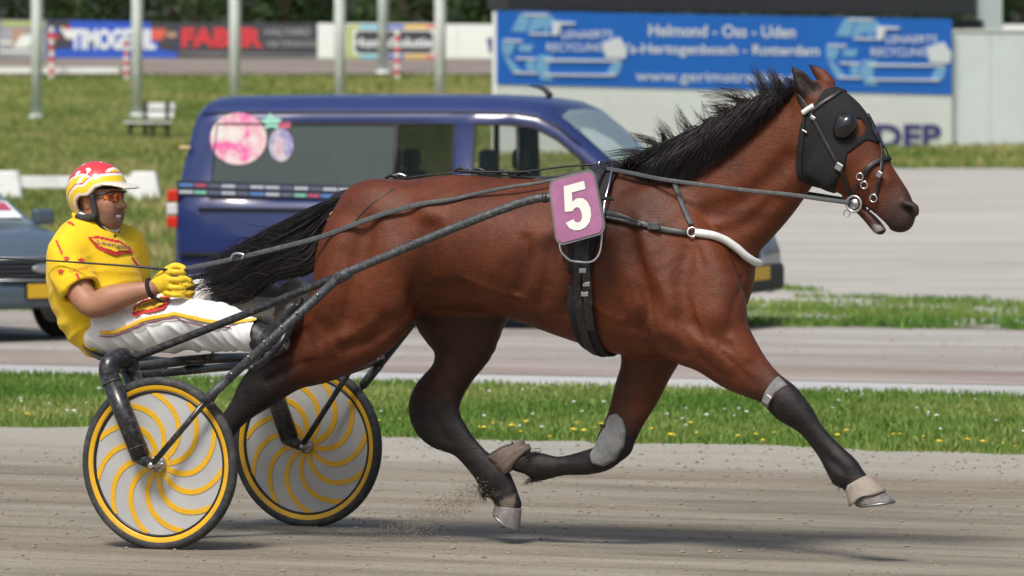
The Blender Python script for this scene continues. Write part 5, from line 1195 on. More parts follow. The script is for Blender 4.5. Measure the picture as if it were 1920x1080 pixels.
torso = [A3(208, 620, 0, .095, .155), A3(188, 582, 0, .145, .165), A3(174, 535, 0, .15, .175), A3(170, 490, 0, .145, .185), A3(172, 458, 0, .11, .175), A3(178, 436, 0, .07, .10), A3(183, 415, -.01, .058, .06), A3(187, 392, -.012, .056, .056)]
arm_n = [A3(132, 466, -.15, .062), A3(130, 492, -.20, .06), A3(146, 540, -.24, .055), A3(172, 572, -.265, .050), A3(205, 562, -.262, .056, .052), A3(245, 550, -.25, .043, .04), A3(284, 541, -.235, .030, .026), A3(300, 533, -.232, .032, .022)]
arm_f = [A3(232, 462, .15, .062), A3(240, 500, .20, .06), A3(236, 540, .25, .053), A3(240, 566, .26, .048), A3(268, 566, .22, .05), A3(292, 562, .15, .038), A3(312, 558, .10, .029, .025), A3(322, 554, .085, .03, .022)]
leg_n = [A3(207, 614, -.09, .10), A3(260, 612, -.12, .096), A3(320, 606, -.15, .088), A3(365, 600, -.175, .074), A3(405, 606, -.195, .072), A3(445, 617, -.215, .058), A3(484, 628, -.235, .046)]
leg_f = [A3(222, 618, .09, .105), A3(290, 595, .12, .092), A3(352, 572, .15, .078), A3(392, 560, .17, .068), A3(425, 560, .19, .064), A3(470, 566, .22, .052), A3(512, 566, .24, .044)]
def fingers(ox, oz, oy, sgn, grow, S, only=None):
    """one curled hand: four fingers closing round the reins and a thumb on top"""
    q = lambda u, v, y: H(u, v, -.235) * [1, 0, 1] + np.array([ox, oy + sgn * (y + .235), oz])
    c = lambda u, v, y, a: list(q(u, v, y)) + [a + grow, a + grow]
    S.chain([list(q(287, 540, -.235)) + [.029 + grow, .022 + grow], list(q(302, 531, -.236)) + [.037 + grow, .021 + grow], list(q(318, 526, -.238)) + [.040 + grow, .019 + grow]], k=.01, sub=3, kin=.004)
    for (v, dv, ln, r) in ((510, 0, 1.0, .0098), (523.5, 1, 1.1, .0100), (537, 2, 1.02, .0096), (549.5, 3, .82, .0086)):
        S.chain([c(312, v, -.240, r * 1.05), c(326 + 3 * ln, v + dv, -.250, r * 1.08), c(333 + 7 * ln, v + dv + 1, -.238, r), c(334 + 6 * ln, v + dv + 2, -.216, r * .95), c(322 + 3 * ln, v + dv + 1, -.208, r * .88)], k=.004, sub=3, kin=.003)
    S.chain([c(296, 522, -.225, .017), c(310, 507, -.219, .0145), c(326, 499, -.216, .0125), c(341, 503, -.216, .0098)], k=.008, sub=3, kin=.003)
BS = SDF((-1.12, -.42, .50), (.30, .42, 1.62), .006)
BS.chain(torso, k=.03, kin=.02); BS.chain(arm_n, k=.03, kin=.01); BS.chain(arm_f, k=.03, kin=.01)
for lg in (leg_n, leg_f): BS.chain(lg, k=.03, kin=.01, inflate=-.012)
fo = H(322, 554, .085) - H(302, 531, -.235); 
fingers(0, 0, -.235, 1, -.002, BS); fingers(H(322, 554, .085)[0] - H(302, 531, -.235)[0], H(322, 554, .085)[2] - H(302, 531, -.235)[2], .085, -1, -.002, BS)
# feet under the boots
BS.chain([A3(484, 628, -.235, .04), A3(500, 642, -.24, .036), A3(525, 612, -.245, .03), A3(548, 578, -.25, .02)], k=.02); BS.chain([A3(512, 566, .24, .04), A3(524, 578, .245, .036), A3(542, 552, .25, .028), A3(552, 530, .25, .02)], k=.02)
# head
HDD = SDF(HC - np.array([.2, .18, .22]), HC + np.array([.22, .18, .2]), .0042)
hb(HDD, (-.008, 0, .015), (.098, .078, .108), 0); hb(HDD, (.03, 0, -.05), (.07, .062, .078), .04); hb(HDD, (.06, 0, -.108), (.034, .036, .028), .035)
for s in (-1, 1):
    hc(HDD, [(-.01, .06 * s, -.07, .016), (.03, .052 * s, -.098, .016), (.065, .022 * s, -.118, .016)], .03); hb(HDD, (.066, .043 * s, -.036), (.028, .022, .022), .03); hb(HDD, (.07, .032 * s, -.075), (.022, .022, .024), .03)
    hb(HDD, (.094, .033 * s, -.006), (.014, .016, .012), .018, 'cut'); hb(HDD, (-.008, .079 * s, -.02), (.020, .010, .034), .008); hb(HDD, (-.004, .088 * s, -.016), (.010, .006, .018), .006, 'cut')
    hb(HDD, (.104, .013 * s, -.050), (.011, .008, .009), .008)
hc(HDD, [(.082, -.048, .016, .011), (.096, 0, .016, .012), (.082, .048, .016, .011)], .02); hc(HDD, [(.094, 0, .008, .010), (.110, 0, -.022, .012), (.126, 0, -.044, .0135)], .014)
hc(HDD, [(.076, -.034, -.074, .006), (.098, 0, -.074, .008), (.076, .034, -.074, .006)], .008); hc(HDD, [(.074, -.030, -.094, .006), (.093, 0, -.097, .008), (.074, .030, -.094, .006)], .008)
hc(HDD, [(.074, -.032, -.080, .006), (.100, 0, -.0855, .0085), (.074, .032, -.080, .006)], .004, 'cut')
HDD.chain([list(hp_(-.012, 0, -.06)) + [.058, .056], list(H(183, 415, -.01)) + [.058, .058], list(H(178, 438, 0)) + [.07, .09]], k=.02, sub=3)
# merge the head into the body field so that the skin is one surface
BSf = BS
gx_, gy_, gz_ = np.meshgrid(*[BS.lo[i] + BS.h * np.arange(BS.n[i]) for i in range(3)], indexing='ij')
m_ = (np.abs(gx_ - HC[0]) < .19) & (np.abs(gy_ - HC[1]) < .17) & (gz_ > HC[2] - .2)
vals = HDD.sample(np.stack([gx_[m_], gy_[m_], gz_[m_]], 1)); BS.v[m_] = SDF.smin(BS.v[m_], vals.astype(np.float32), .01)
BSr = BS; Vp, Qp = BS.mesh(1, .4)
skin_c = np.array([.37, .185, .112]); Np = vnoise(Vp, 14); tp_ = skin_c[None] * (1 + .12 * Np)[:, None]
hl = (Vp - HC) @ Rn / SCH
beard = sstep(-.052, -.072, hl[:, 2]) * sstep(.0, .035, hl[:, 0]) * (np.linalg.norm(hl, axis=1) < .2) * (hl[:, 2] > -.15); beard = np.maximum(beard, sstep(-.045, -.055, hl[:, 2]) * sstep(-.1, -.085, -np.abs(hl[:, 0] - .1) - .06) * 0)
mo = sstep(.026, .016, np.abs(hl[:, 2] + .064)) * sstep(.075, .09, hl[:, 0]) * sstep(.04, .03, np.abs(hl[:, 1])); beard = np.clip(np.maximum(beard * .5, mo * .5), 0, 1)
tp_ = tp_ * (1 - beard[:, None]) + np.array([.07, .05, .04])[None] * beard[:, None]
lip = ((np.abs(hl[:, 2] + .084) < .014) & (hl[:, 0] > .082) & (np.abs(hl[:, 1]) < .03)); tp_[lip] = tp_[lip] * .3 + np.array([.26, .09, .07]) * .7
flesh = (hl[:, 2] < .03) & (np.abs(hl[:, 1]) > .07) & (np.abs(hl[:, 0]) < .04); tp_[flesh] *= np.array([1.15, .95, .9])
hairm = (hl[:, 2] > .03) & (np.linalg.norm(hl, axis=1) < .2); tp_[hairm] = (.02, .015, .012)
np_mesh('body', Vp, Qp, attr_mat('skin', .5, .35, 60, .10, .12, 220), driver, tp_)
tube('teeth', [hp_(.076, -.028, -.081), hp_(.090, -.014, -.0845), hp_(.095, 0, -.0855), hp_(.090, .014, -.0845), hp_(.076, .028, -.081)], .0082, simple('tooth', (.75, .72, .66), .3), driver, 8, 3)
# ---- shirt
def fold(V, N, amp, sc, seed, stretch=(1, 1, 1)):
    f = np.array([mnoise.noise(Vector(((p[0] * stretch[0]) * sc + seed, p[1] * stretch[1] * sc, p[2] * stretch[2] * sc))) for p in V]); f2 = np.array([1 - abs(mnoise.noise(Vector((p[0] * stretch[0] * sc * .6 + seed + 9, p[1] * stretch[1] * sc * .6, p[2] * stretch[2] * sc * .6)))) * 2 for p in V]); return V + N * (amp * (.5 * f + .6 * f2))[:, None]
SH = SDF((-1.15, -.44, .55), (-.1, .44, 1.45), .006)
SH.chain([A3(206, 618, 0, .120, .182), A3(192, 586, 0, .165, .19), A3(180, 545, 0, .182, .195), A3(172, 500, 0, .175, .20), A3(170, 464, 0, .128, .19), A3(177, 440, 0, .082, .115), A3(180, 428, -.005, .07, .075)], k=.03, kin=.02)
slv = [A3(140, 462, -.13, .085), A3(128, 484, -.185, .084), A3(134, 515, -.215, .082), A3(147, 540, -.236, .079), A3(158, 554, -.245, .078)]
SL = SH.copy(); SL.v[:] = .25; SL.chain(slv, k=0, kin=.012)
e0 = H(150, 545, -.238); dn = H(168, 574, -.262) - H(134, 515, -.215); dn /= np.linalg.norm(dn); X_, Y_, Z_ = SH.grid(); pl = ((X_ - e0[0]) * dn[0] + (Y_ - e0[1]) * dn[1] + (Z_ - e0[2]) * dn[2]).astype(np.float32)
SL.v = np.maximum(SL.v, pl); SH.v = SDF.smin(SH.v, SL.v, .03)
SH.chain([A3(236, 460, .13, .085), A3(242, 490, .19, .084), A3(240, 525, .225, .08), A3(238, 545, .24, .076)], k=.04, kin=.012)
 
SH.chain([A3(158, 554, -.245, .066), A3(147, 540, -.236, .068), A3(140, 528, -.226, .06)], k=.004, op='cut', sub=3)
SH.chain([A3(196, 398, -.012, .062, .062), A3(184, 424, -.008, .064, .066), A3(180, 436, -.004, .05, .05)], k=.006, op='cut', sub=3)
V1, Q1 = SH.mesh(2); N1_ = SH.normal(V1); lowm = sstep(H(0, 480, 0)[2], H(0, 600, 0)[2], V1[:, 2])
V1 = fold(V1, N1_, .004, 7, 3, (1, 1, 1.3))
def crease(V, fn, amp, sharp=1.6):
    q = np.array([1 - abs(mnoise.noise(Vector(fn(p)))) * 2.2 for p in V]); return amp * np.sign(q) * np.abs(q) ** sharp
V1 = V1 + N1_ * ((.25 + .75 * lowm) * crease(V1, lambda p: (p[0] * 3.5 + p[2] * 5, p[1] * 3, p[2] * 15 - p[0] * 5), .011) + (1 - lowm) * crease(V1, lambda p: (p[0] * 10 + p[2] * 6, p[1] * 5, p[2] * 4 - p[0] * 5 + 9), .005))[:, None]
yel = np.array([.82, .54, .014]); ty = yel[None] * (1 + .05 * vnoise(V1, 6))[:, None]
M_shirt = attr_mat('shirt_cloth', .75, .25, 30, .06, .25, 900, sheen=.1); np_mesh('shirt', V1, Q1, M_shirt, driver, ty)
M_redp = simple('red_print', (.58, .03, .035), .7); M_yelp = simple('yellow_print', (.80, .50, .03), .7); M_ink = simple('ink_print', (.16, .13, .11), .7); M_plum = simple('plum_print', (.22, .05, .12), .7)
def decal(name, poly, S, mat, par, off=.004, step=2.0):
    poly = np.asarray(poly, float); lo, hi = poly.min(0), poly.max(0); us = np.arange(lo[0], hi[0] + step, step); vs_ = np.arange(lo[1], hi[1] + step, step); ins = poly_sdf(us[:, None], vs_[None, :], poly) < step * .6
    idx = {}; V = []; Fc = []
    for i in range(len(us) - 1):
        for j in range(len(vs_) - 1):
            if not (ins[i, j] and ins[i + 1, j] and ins[i, j + 1] and ins[i + 1, j + 1]): continue
            q = []
            for a, b in ((i, j), (i + 1, j), (i + 1, j + 1), (i, j + 1)):
                if (a, b) not in idx:
                    h_ = S.hit(us[a], vs_[b])
                    if h_ is None: q = None; break
                    V.append(h_ + S.normal(h_)[0] * off); idx[(a, b)] = len(V) - 1
                q.append(idx[(a, b)])
            if q: Fc.append(q[::-1])
    if Fc: return mesh_obj(name, V, Fc, mat, par)
def text_decal(name, body, quad_, S, mat, par, off=.006, bold=.02):
    V, Fc = text_geo(body, 1, bold); lo, hi = V[:, :2].min(0), V[:, :2].max(0); p = [np.array(q, float) for q in quad_]; W = []
    for q in V:
        a = (q[0] - lo[0]) / (hi[0] - lo[0]); b = 1 - (q[1] - lo[1]) / (hi[1] - lo[1]); uv = (p[0] * (1 - a) + p[1] * a) * (1 - b) + (p[3] * (1 - a) + p[2] * a) * b; h_ = S.hit(*uv); W.append((h_ + S.normal(h_)[0] * off) if h_ is not None else H(uv[0], uv[1], -.2))
    return mesh_obj(name, W, Fc, mat, par, False)
decal('chest_badge', [(163, 447), (182, 444), (205, 450), (222, 453), (240, 466), (249, 477), (232, 476), (214, 480), (196, 474), (182, 468)], SH, M_redp, driver, .010)
decal('chest_badge', [(170, 451), (183, 450), (205, 456), (222, 459), (236, 468), (240, 473), (228, 471), (213, 474), (197, 468), (184, 463)], SH, M_yelp, driver, .0135)
text_decal('chest_lettering', 'Leenges', [(178, 452), (238, 464), (236, 473), (182, 462)], SH, M_ink, driver, .017, .01)
for c in ((125, 486), (150, 490), (116, 510)):
    st_ = [(c[0] + (6.5 if k % 2 == 0 else 2.6) * math.sin(k * math.pi / 5), c[1] - (6.5 if k % 2 == 0 else 2.6) * math.cos(k * math.pi / 5)) for k in range(10)]; decal('star', st_, SH, M_redp, driver, .010, 1.0)
decal('sleeve_stripe', [(106, 454), (109, 453), (119, 476), (116, 478)], SH, M_redp, driver, .010, 1.2); decal('sleeve_stripe', [(141, 515), (145, 514), (149, 522), (145, 524)], SH, M_redp, driver, .010, 1.2)
decal('shoulder_stripe', [(128, 420), (131, 418), (140, 424), (138, 427)], SH, M_redp, driver, .010, 1.2); decal('front_stripe', [(242, 484), (246, 484), (258, 500), (254, 502)], SH, M_redp, driver, .010, 1.2)
text_decal('sleeve_lettering', 'EUROPEES', [(130, 508), (162, 501), (163, 506), (131, 513)], SH, M_redp, driver, .010, .0)
# collar and white neckerchief
def neck_ring(z0, ra, rb, tilt, rad, name, mat, n=28, gap=0.0):
    c = H(183, 424, -.006) + np.array([0, 0, z0]); P = []
    for k in range(n + 1):
        t = math.pi + gap + (2 * math.pi - 2 * gap) * k / n - math.pi; P.append(c + np.array([ra * math.cos(t), rb * math.sin(t), tilt * math.cos(t)]))
    return tube(name, P, rad, mat, driver, 10)
neck_ring(.004, .094, .092, -.050, .017, 'collar', simple('collar_cloth', (.80, .50, .014), .75, var=.06), gap=.25); neck_ring(.024, .080, .078, -.042, .016, 'neck_scarf', simple('white_cloth', (.78, .78, .76), .8))
# ---- trousers
TR = SDF((-1.0, -.40, .48), (.22, .42, 1.15), .006)
TR.chain([A3(204, 622, 0, .105, .172), A3(214, 618, 0, .105, .168)], k=.03)
for lg in (leg_n, leg_f): TR.chain(lg, k=.045, kin=.014, inflate=.006)
TR.chain([A3(300, 640, -.14, .04), A3(370, 640, -.17, .036), A3(430, 640, -.2, .028), A3(470, 640, -.225, .02)], k=.05)
V2, Q2 = TR.mesh(2); N2_ = TR.normal(V2); V2 = fold(V2, N2_, .003, 6, 21); V2 = V2 + N2_ * crease(V2, lambda p: (p[0] * 13 + p[2] * 9, p[1] * 4, p[2] * 4 - p[0] * 3), .009)[:, None]; tw = np.array([.80, .80, .79])[None] * (1 + .03 * vnoise(V2, 5))[:, None]
dm = sstep(.15, .5, vnoise(V2, 7, 5) + sstep(H(0, 610, 0)[2], H(0, 660, 0)[2], V2[:, 2]) * .35) * .25; tw = tw * (1 - dm[:, None]) + np.array([.5, .45, .38])[None] * dm[:, None]
np_mesh('trousers', V2, Q2, attr_mat('trouser_cloth', .8, .2, 30, .05, .25, 700), driver, tw)
def stripe(name, pts, w_, mat, off=.0125):
    P, N = skin(pts, off, 8, sdf=TR); return mesh_obj(name, *ribbon_geo(P, N, w_, .003), mat, driver)
stripe('trouser_stripe', [(192, 622), (215, 622), (245, 612), (275, 600), (320, 592), (330, 590), (352, 594), (400, 604), (440, 606), (480, 604)], .016, simple('stripe_yellow', (.78, .45, .03), .8)); stripe('trouser_stripe', [(190, 628), (215, 629), (246, 619), (276, 607), (322, 598), (334, 597), (352, 603), (398, 613), (436, 614)], .005, M_plum)
decal('thigh_badge', [(251, 592), (254, 578), (270, 567), (300, 560), (320, 557), (318, 572), (308, 583), (285, 588), (270, 590), (258, 596)], TR, M_redp, driver, .012); decal('thigh_badge', [(256, 588), (259, 579), (272, 572), (300, 565), (314, 562), (312, 571), (304, 578), (284, 583), (268, 585)], TR, M_yelp, driver, .015)
text_decal('thigh_lettering', 'Leenges', [(264, 576), (306, 566), (305, 575), (265, 584)], TR, M_ink, driver, .018, .0)
# ---- boots
for nm, pts, mt in (('boot', [A3(480, 626, -.235, .05), A3(497, 645, -.24, .050, .045), A3(512, 634, -.243, .044, .046), A3(532, 604, -.247, .036, .046), A3(552, 574, -.25, .022, .036)], simple('boot_black', (.016, .016, .017), .5, dirt=(.14, .13, .12), dirt_amt=.6, dscale=25)),
                    ('overshoe', [A3(470, 552, .22, .052), A3(500, 552, .235, .055, .05), A3(524, 568, .245, .05, .048), A3(540, 552, .248, .04, .048), A3(553, 528, .25, .024, .036)], simple('overshoe_grey', (.20, .20, .19), .85, var=.25, scale=20, dirt=(.3, .28, .24), dirt_amt=.6, dscale=14, bump=.5, bscale=60))):
    p = np.array(pts); S3 = SDF(p[:, :3].min(0) - .1, p[:, :3].max(0) + .1, .005); S3.chain(pts, k=.01, kin=.012); V3, Q3 = S3.mesh(2); V3 = fold(V3, S3.normal(V3), .003, 18, 2); np_mesh(nm, V3, Q3, mt, driver)
hs = H(525, 642, -.252); lathe('heel_plate', [(0, .02), (.038, .02), (.043, .012), (.043, -.012), (.038, -.02), (0, -.02)], simple('sole_grey', (.10, .10, .10), .7, dirt=(.2, .19, .17), dirt_amt=.6), driver, 24, Matrix.Translation(tuple(hs)) @ Matrix.Rotation(R(90), 4, 'X') @ Matrix.Rotation(R(18), 4, 'Y'))
# ---- gloves
M_glove = simple('glove_yellow', (.76, .52, .015), .7, var=.1, scale=40, dirt=(.35, .25, .05), dirt_amt=.35, dscale=25, bump=.2, bscale=300)
for ox, oz, oy, sg in ((0, 0, -.235, 1), (H(322, 554, .085)[0] - H(302, 531, -.235)[0], H(322, 554, .085)[2] - H(302, 531, -.235)[2], .085, -1)):
    c = H(312, 525, -.235) * [1, 0, 1] + np.array([ox, oy, oz]); G = SDF(c - np.array([.14, .1, .12]), c + np.array([.14, .1, .12]), .0028); fingers(ox, oz, oy, sg, .002, G); V4, Q4 = G.mesh(2, .4); np_mesh('glove', V4, Q4, M_glove, driver)
wc = H(283, 541, -.236); dw = H(300, 534, -.236) - H(266, 546, -.24); dw /= np.linalg.norm(dw); av = np.cross(dw, [0, 1.0, 0]); av /= np.linalg.norm(av); bv = np.cross(dw, av)
tube('wrist_strap', [wc + .037 * math.cos(t) * av + .030 * math.sin(t) * bv for t in np.linspace(0, 2 * math.pi, 25)[:-1]], .010, M_pad, driver, 8, 1, True); tube('wrist_strap', [H(288, 556, -.262), H(300, 564, -.25), H(308, 566, -.235)], .006, M_pad, driver, 8, 3)
# ---- helmet
HM = SDF(HC - .24, HC + .26, .0045)
hb(HM, (-.014, 0, .022), (.138, .118, .130), 0); hb(HM, (-.014, 0, .018), (.120, .100, .112), .002, 'cut')
gx2, gy2, gz2 = np.meshgrid(*[HM.lo[i] + HM.h * np.arange(HM.n[i]) for i in range(3)], indexing='ij'); loc = np.stack([gx2 - HC[0], gy2 - HC[1], gz2 - HC[2]], -1) @ Rn / SCH
hpoly = [(.20, .046), (.085, .046), (.052, .036), (.036, .016), (.02, .004), (-.022, .004), (-.046, -.014), (-.056, -.06), (-.066, -.088), (-.088, -.094), (-.3, -.094), (-.3, .4), (.20, .4)]
HM.v = np.maximum(HM.v, poly_sdf(loc[..., 0], loc[..., 2], hpoly).astype(np.float32) * SCH)
V5, Q5 = HM.mesh(2, .4); l5 = (V5 - HC) @ Rn / SCH; ed = -poly_sdf(l5[:, 0], l5[:, 2], hpoly)
t5 = np.repeat([[.62, .045, .055]], len(V5), 0)
def pm(m, c): t5[m] = c
cream = (.78, .68, .58); yl = (.80, .58, .02); wh = (.80, .78, .74)
sw = l5[:, 2] + .25 * l5[:, 0] - .055 - .03 * np.cos(l5[:, 0] * 22)
pm((l5[:, 0] < .03) & (sw < .012), wh); pm((l5[:, 0] < .026) & (sw < .004), yl)
pm((l5[:, 2] > .06) & (l5[:, 0] > .075), wh); pm((l5[:, 2] > .07) & (l5[:, 2] < .125) & (l5[:, 0] > .085), yl)
nz = vnoise(V5, 38, 2); pm((nz > .36) & (l5[:, 0] < .03) & (l5[:, 2] > .02), wh)
pm((ed < .056) & (ed > .050), (.55, .05, .07)); pm((ed < .050) & (ed > .040), wh); pm((ed < .040) & (ed > .014), yl); pm(ed < .014, cream)
np_mesh('helmet', V5, Q5, attr_mat('helmet_paint', .28, .5, 20, .04, 0, 100, coat=.4), driver, t5)
VS = SDF(HC - .25, HC + .28, .0045); hc(VS, [(.075, 0, .050, .008, .095), (.118, 0, .046, .007, .090), (.150, 0, .038, .006, .075), (.174, 0, .028, .004, .050)], .006)
V6, Q6 = VS.mesh(2); np_mesh('visor', V6, Q6, simple('visor_white', (.74, .68, .6), .35), driver)
M_padg = simple('ear_pad', (.035, .036, .034), .8, var=.2, scale=60)
for s in (-1, 1):
    tube('ear_guard', [hp_(-.055, .092 * s, -.078), hp_(-.02, .095 * s, -.088), (hp_(.022, .09 * s, -.086)), hp_(.036, .086 * s, -.072), hp_(.034, .090 * s, -.03), hp_(.03, .096 * s, .01)], [.013, .016, .017, .015, .013, .012], M_padg, driver, 10, 5)
    tube('chin_strap', [hp_(.034, .084 * s, -.075), hp_(.045, .064 * s, -.125), hp_(.062, .03 * s, -.158), hp_(.075, 0.0, -.172)], .008, M_pad, driver, 8, 5)
tube('chin_strap', [hp_(.072, -.01, -.165), hp_(.075, -.02, -.185), hp_(.078, -.018, -.205)], .011, M_pad, driver, 8, 3)
# ---- sunglasses
def mat_lens():
    n = NT('mirror_lens'); v = n.coord(); f = n.noise(v, 55, 2); n.color(n.ramp(f, [(.35, (.05, .008, .006)), (.5, (.55, .06, .015)), (.62, (.75, .35, .02))])); n.set(Roughness=.08, Specular_IOR_Level=.9, Coat_Weight=.6); return n.m
ML = mat_lens()
for s in (-1, 1):
    V7 = []; Fc7 = []; n1, n2 = 10, 6
    for i in range(n1):
        for j in range(n2):
            fy = s * (.007 + .060 * i / (n1 - 1)); b = j / (n2 - 1); hgt = .046 * (1 - .25 * (i / (n1 - 1)) ** 2); z_ = .017 - b * hgt * (1 - .15 * (1 - i / (n1 - 1))); V7.append(hp_(.122 - 9.2 * fy * fy - .012 * b, fy, z_))
    for i in range(n1 - 1):
        for j in range(n2 - 1): Fc7.append((i * n2 + j, (i + 1) * n2 + j, (i + 1) * n2 + j + 1, i * n2 + j + 1))
    o = mesh_obj('sunglass_lens', V7, Fc7, ML, driver); m = o.modifiers.new('thick', 'SOLIDIFY'); m.thickness = .003; m.offset = 0
    tube('sunglass_arm', [hp_(.123, 0, .013), hp_(.120, .02 * s, .0155), hp_(.105, .045 * s, .016), hp_(.082, .066 * s, .013), hp_(.05, .083 * s, .008), hp_(.0, .09 * s, .004)], .0042, M_blk, driver, 8, 4)
# ---- whip
whip = fr_empty('whip'); tag(whip, 'thin black whip held in the driver\'s yellow glove, trailing behind him', 'whip')
tube('stock', [H(352, 506, -.225), H(326, 509, -.232), H(300, 504, -.262), H(230, 498, -.30), H(80, 488, -.32), H(-60, 482, -.33), H(-200, 480, -.33)], [.006, .0062, .006, .0045, .0035, .003, .002], M_leather, whip, 8, 5)
# ================================================================== vehicles on the service road
def car_paint(name, c, dirt):
    n = NT(name); v = n.coord(); n.color(n.mix(n.ramp(n.noise(n.coord(scale=(1, 1, 2)), 3, 5), [(.45, 0), (.8, .35)]), c, dirt)); n.set(Roughness=.32, Specular_IOR_Level=.5, Coat_Weight=.6, Coat_Roughness=.08); return n.m
def glass(name, c, alpha, rough=.06):
    n = NT(name); n.color(c); n.set(Roughness=rough, Specular_IOR_Level=.7, Alpha=alpha); return n.m
M_rub = simple('rubber_trim', (.012, .012, .013), .6); M_int = simple('interior_trim', (.03, .032, .036), .8); M_lampr = simple('lamp_red', (.55, .03, .015), .15, coat=.5); M_lampw = simple('lamp_clear', (.62, .62, .60), .15, coat=.5); M_plate_y = simple('plate_yellow', (.75, .45, .02), .5, var=.05); M_seat = simple('seat_fabric', (.02, .025, .045), .9); M_alloy = simple('alloy', (.45, .46, .47), .35, .8)
class Vehicle:
    """body lofted along x from half sections; ring rows: bottom, sill, side, belt, window foot, window head, gutter, roof shoulder, roof, centre"""
    NR = 10
    def __init__(s, e, stations): s.e = e; s.S = [np.array(q, float) for q in stations]; s.n = len(s.S)
    def p(s, i, j, side): q = s.S[i][j]; return (q[0], side * q[1], q[2])
    def panel(s, name, i0, i1, j0, j1, sides, mat, skip=lambda i, j: False, thick=.0, cap=False):
        V = []; ix = {}; Fc = []
        def vid(i, j, sd):
            if j == s.NR - 1: sd = 1
            k = (i, j, sd)
            if k not in ix: ix[k] = len(V); V.append(s.p(i, j, sd))
            return ix[k]
        for sd in sides:
            for i in range(i0, i1):
                for j in range(j0, j1):
                    if skip(i, j): continue
                    f = (vid(i, j, sd), vid(i + 1, j, sd), vid(i + 1, j + 1, sd), vid(i, j + 1, sd)); Fc.append(f if sd < 0 else f[::-1])
        if cap:
            for i, fl in ((0, 1), (s.n - 1, 0)):
                for j in range(s.NR - 1):
                    f = (vid(i, j, -1), vid(i, j + 1, -1), vid(i, j + 1, 1), vid(i, j, 1)); f = tuple(dict.fromkeys(f)); Fc.append(f if fl else f[::-1])
        o = mesh_obj(name, V, Fc, mat, s.e)
        if thick: m = o.modifiers.new('thick', 'SOLIDIFY'); m.thickness = thick; m.offset = -1
        return o
    def gasket(s, i0, i1, j0, j1, sd, r=.012, name='window_seal'):
        P = [s.p(i, j0, sd) for i in range(i0, i1 + 1)] + [s.p(i1, j, sd) for j in range(j0 + 1, j1)] + [s.p(i, j1, sd) for i in range(i1, i0 - 1, -1)] + [s.p(i0, j, sd) for j in range(j1 - 1, j0, -1)]
        return tube(name, P, r, M_rub, s.e, 6, 1, True)
    def wheel(s, x, y, r, wd=.2):
        M = Matrix.Translation((x, y, r)) @ Matrix.Rotation(R(90), 4, 'X'); w_ = lathe('wheel', [(.0, wd * .3), (r * .62, wd * .42), (r * .62, -wd * .42), (0, -wd * .3)], M_alloy, s.e, 24, M, False)
        lathe('tyre', [(r * .62, -wd * .45), (r * .8, -wd / 2), (r * .96, -wd * .45), (r, -wd * .3), (r, wd * .3), (r * .96, wd * .45), (r * .8, wd / 2), (r * .62, wd * .45), (r * .62, -wd * .45)], M_tyre, w_, 32, M, True, False)
        lathe('arch', [(r * 1.16, -.02), (r * 1.16, .02), (0, .02)], M_rub, s.e, 28, Matrix.Translation((x, math.copysign(abs(y) + wd * .44, y), r + .02)) @ Matrix.Rotation(R(90), 4, 'X'), False) if False else None
def section(x, w_, zb, belt, wf, wh, top, tumble=.10, sh=0.0, roofw=.5):
    """one half section; sh shifts the upper rows along x"""
    z = [zb, zb + .12, (zb + belt) / 2 + .02, belt - .03, wf, wh, wh + (top - wh) * .38, wh + (top - wh) * .74, top - .012 * (top > wf + .1), top]
    y = [w_ - .09, w_ - .012, w_ + .004, w_ - .004, w_ - .022, w_ - tumble, w_ - tumble - .045, w_ - tumble - .15, roofw * w_, 0]
    return [(x + sh * max(0, (zz - wf) / 1.0), yy, zz) for zz, yy in zip(z, y)]
# ---------------------------------------------------------------- the van
PV = R(18); VO = world_at(322, 600, 45.6); VO[2] = 0
van = empty('van', (VO[0] + .95 * math.sin(PV), VO[1] + .95 * math.cos(PV), 0.006), -PV); tag(van, 'dark blue passenger van with tinted windows and a sponsor strip driving beside the horse', 'van')
W = .95; T = 1.955
vs_ = [section(.0, W * .90, .34, 1.0, 1.08, 1.64, 1.86, .10, .22), section(.03, W * .965, .30, 1.0, 1.08, 1.67, 1.90, .10, .20), section(.12, W * .995, .28, 1.0, 1.08, 1.69, 1.935, .10, .15), section(.34, W, .28, 1.0, 1.08, 1.70, T - .008, .10, .06), section(1.2, W, .28, 1.0, 1.08, 1.70, T, .10), section(1.98, W, .28, 1.0, 1.08, 1.70, T, .10), section(2.48, W, .28, 1.0, 1.08, 1.70, T - .002, .10), section(2.66, W, .28, 1.0, 1.08, 1.70, T - .006, .10),
       section(2.95, W, .28, 1.0, 1.08, 1.70, T - .018, .105), section(3.18, W, .28, 1.0, 1.075, 1.67, T - .05, .11), section(3.36, W, .28, 1.0, 1.07, 1.58, T - .125, .12), section(3.55, W, .28, 1.0, 1.065, 1.43, 1.68, .13), section(3.76, W, .28, 1.0, 1.06, 1.25, 1.50, .13), section(3.93, W * .995, .28, .99, 1.045, 1.09, 1.34, .10), section(4.10, W * .985, .28, .97, 1.02, 1.04, 1.17, .10),
       section(4.35, W * .97, .28, .93, .97, .99, 1.06, .12), section(4.62, W * .93, .28, .85, .885, .905, .965, .14), section(4.78, W * .86, .28, .74, .775, .795, .84, .16), section(4.86, W * .76, .30, .60, .63, .65, .69, .18)]
v = Vehicle(van, vs_); M_vb = car_paint('van_blue', (.016, .030, .125), (.05, .06, .10))
win = lambda i, j: (j == 4 and (3 <= i < 6 or 7 <= i < 13)) or (j >= 7 and 10 <= i < 14)
v.panel('body', 0, v.n - 1, 0, 9, (-1, 1), M_vb, win, .035, True)
M_tint = glass('tinted_glass', (.06, .082, .074), .84, .10); M_clear = glass('clear_glass', (.03, .06, .045), .14); M_wind = glass('windscreen_glass', (.30, .40, .42), .62, .05)
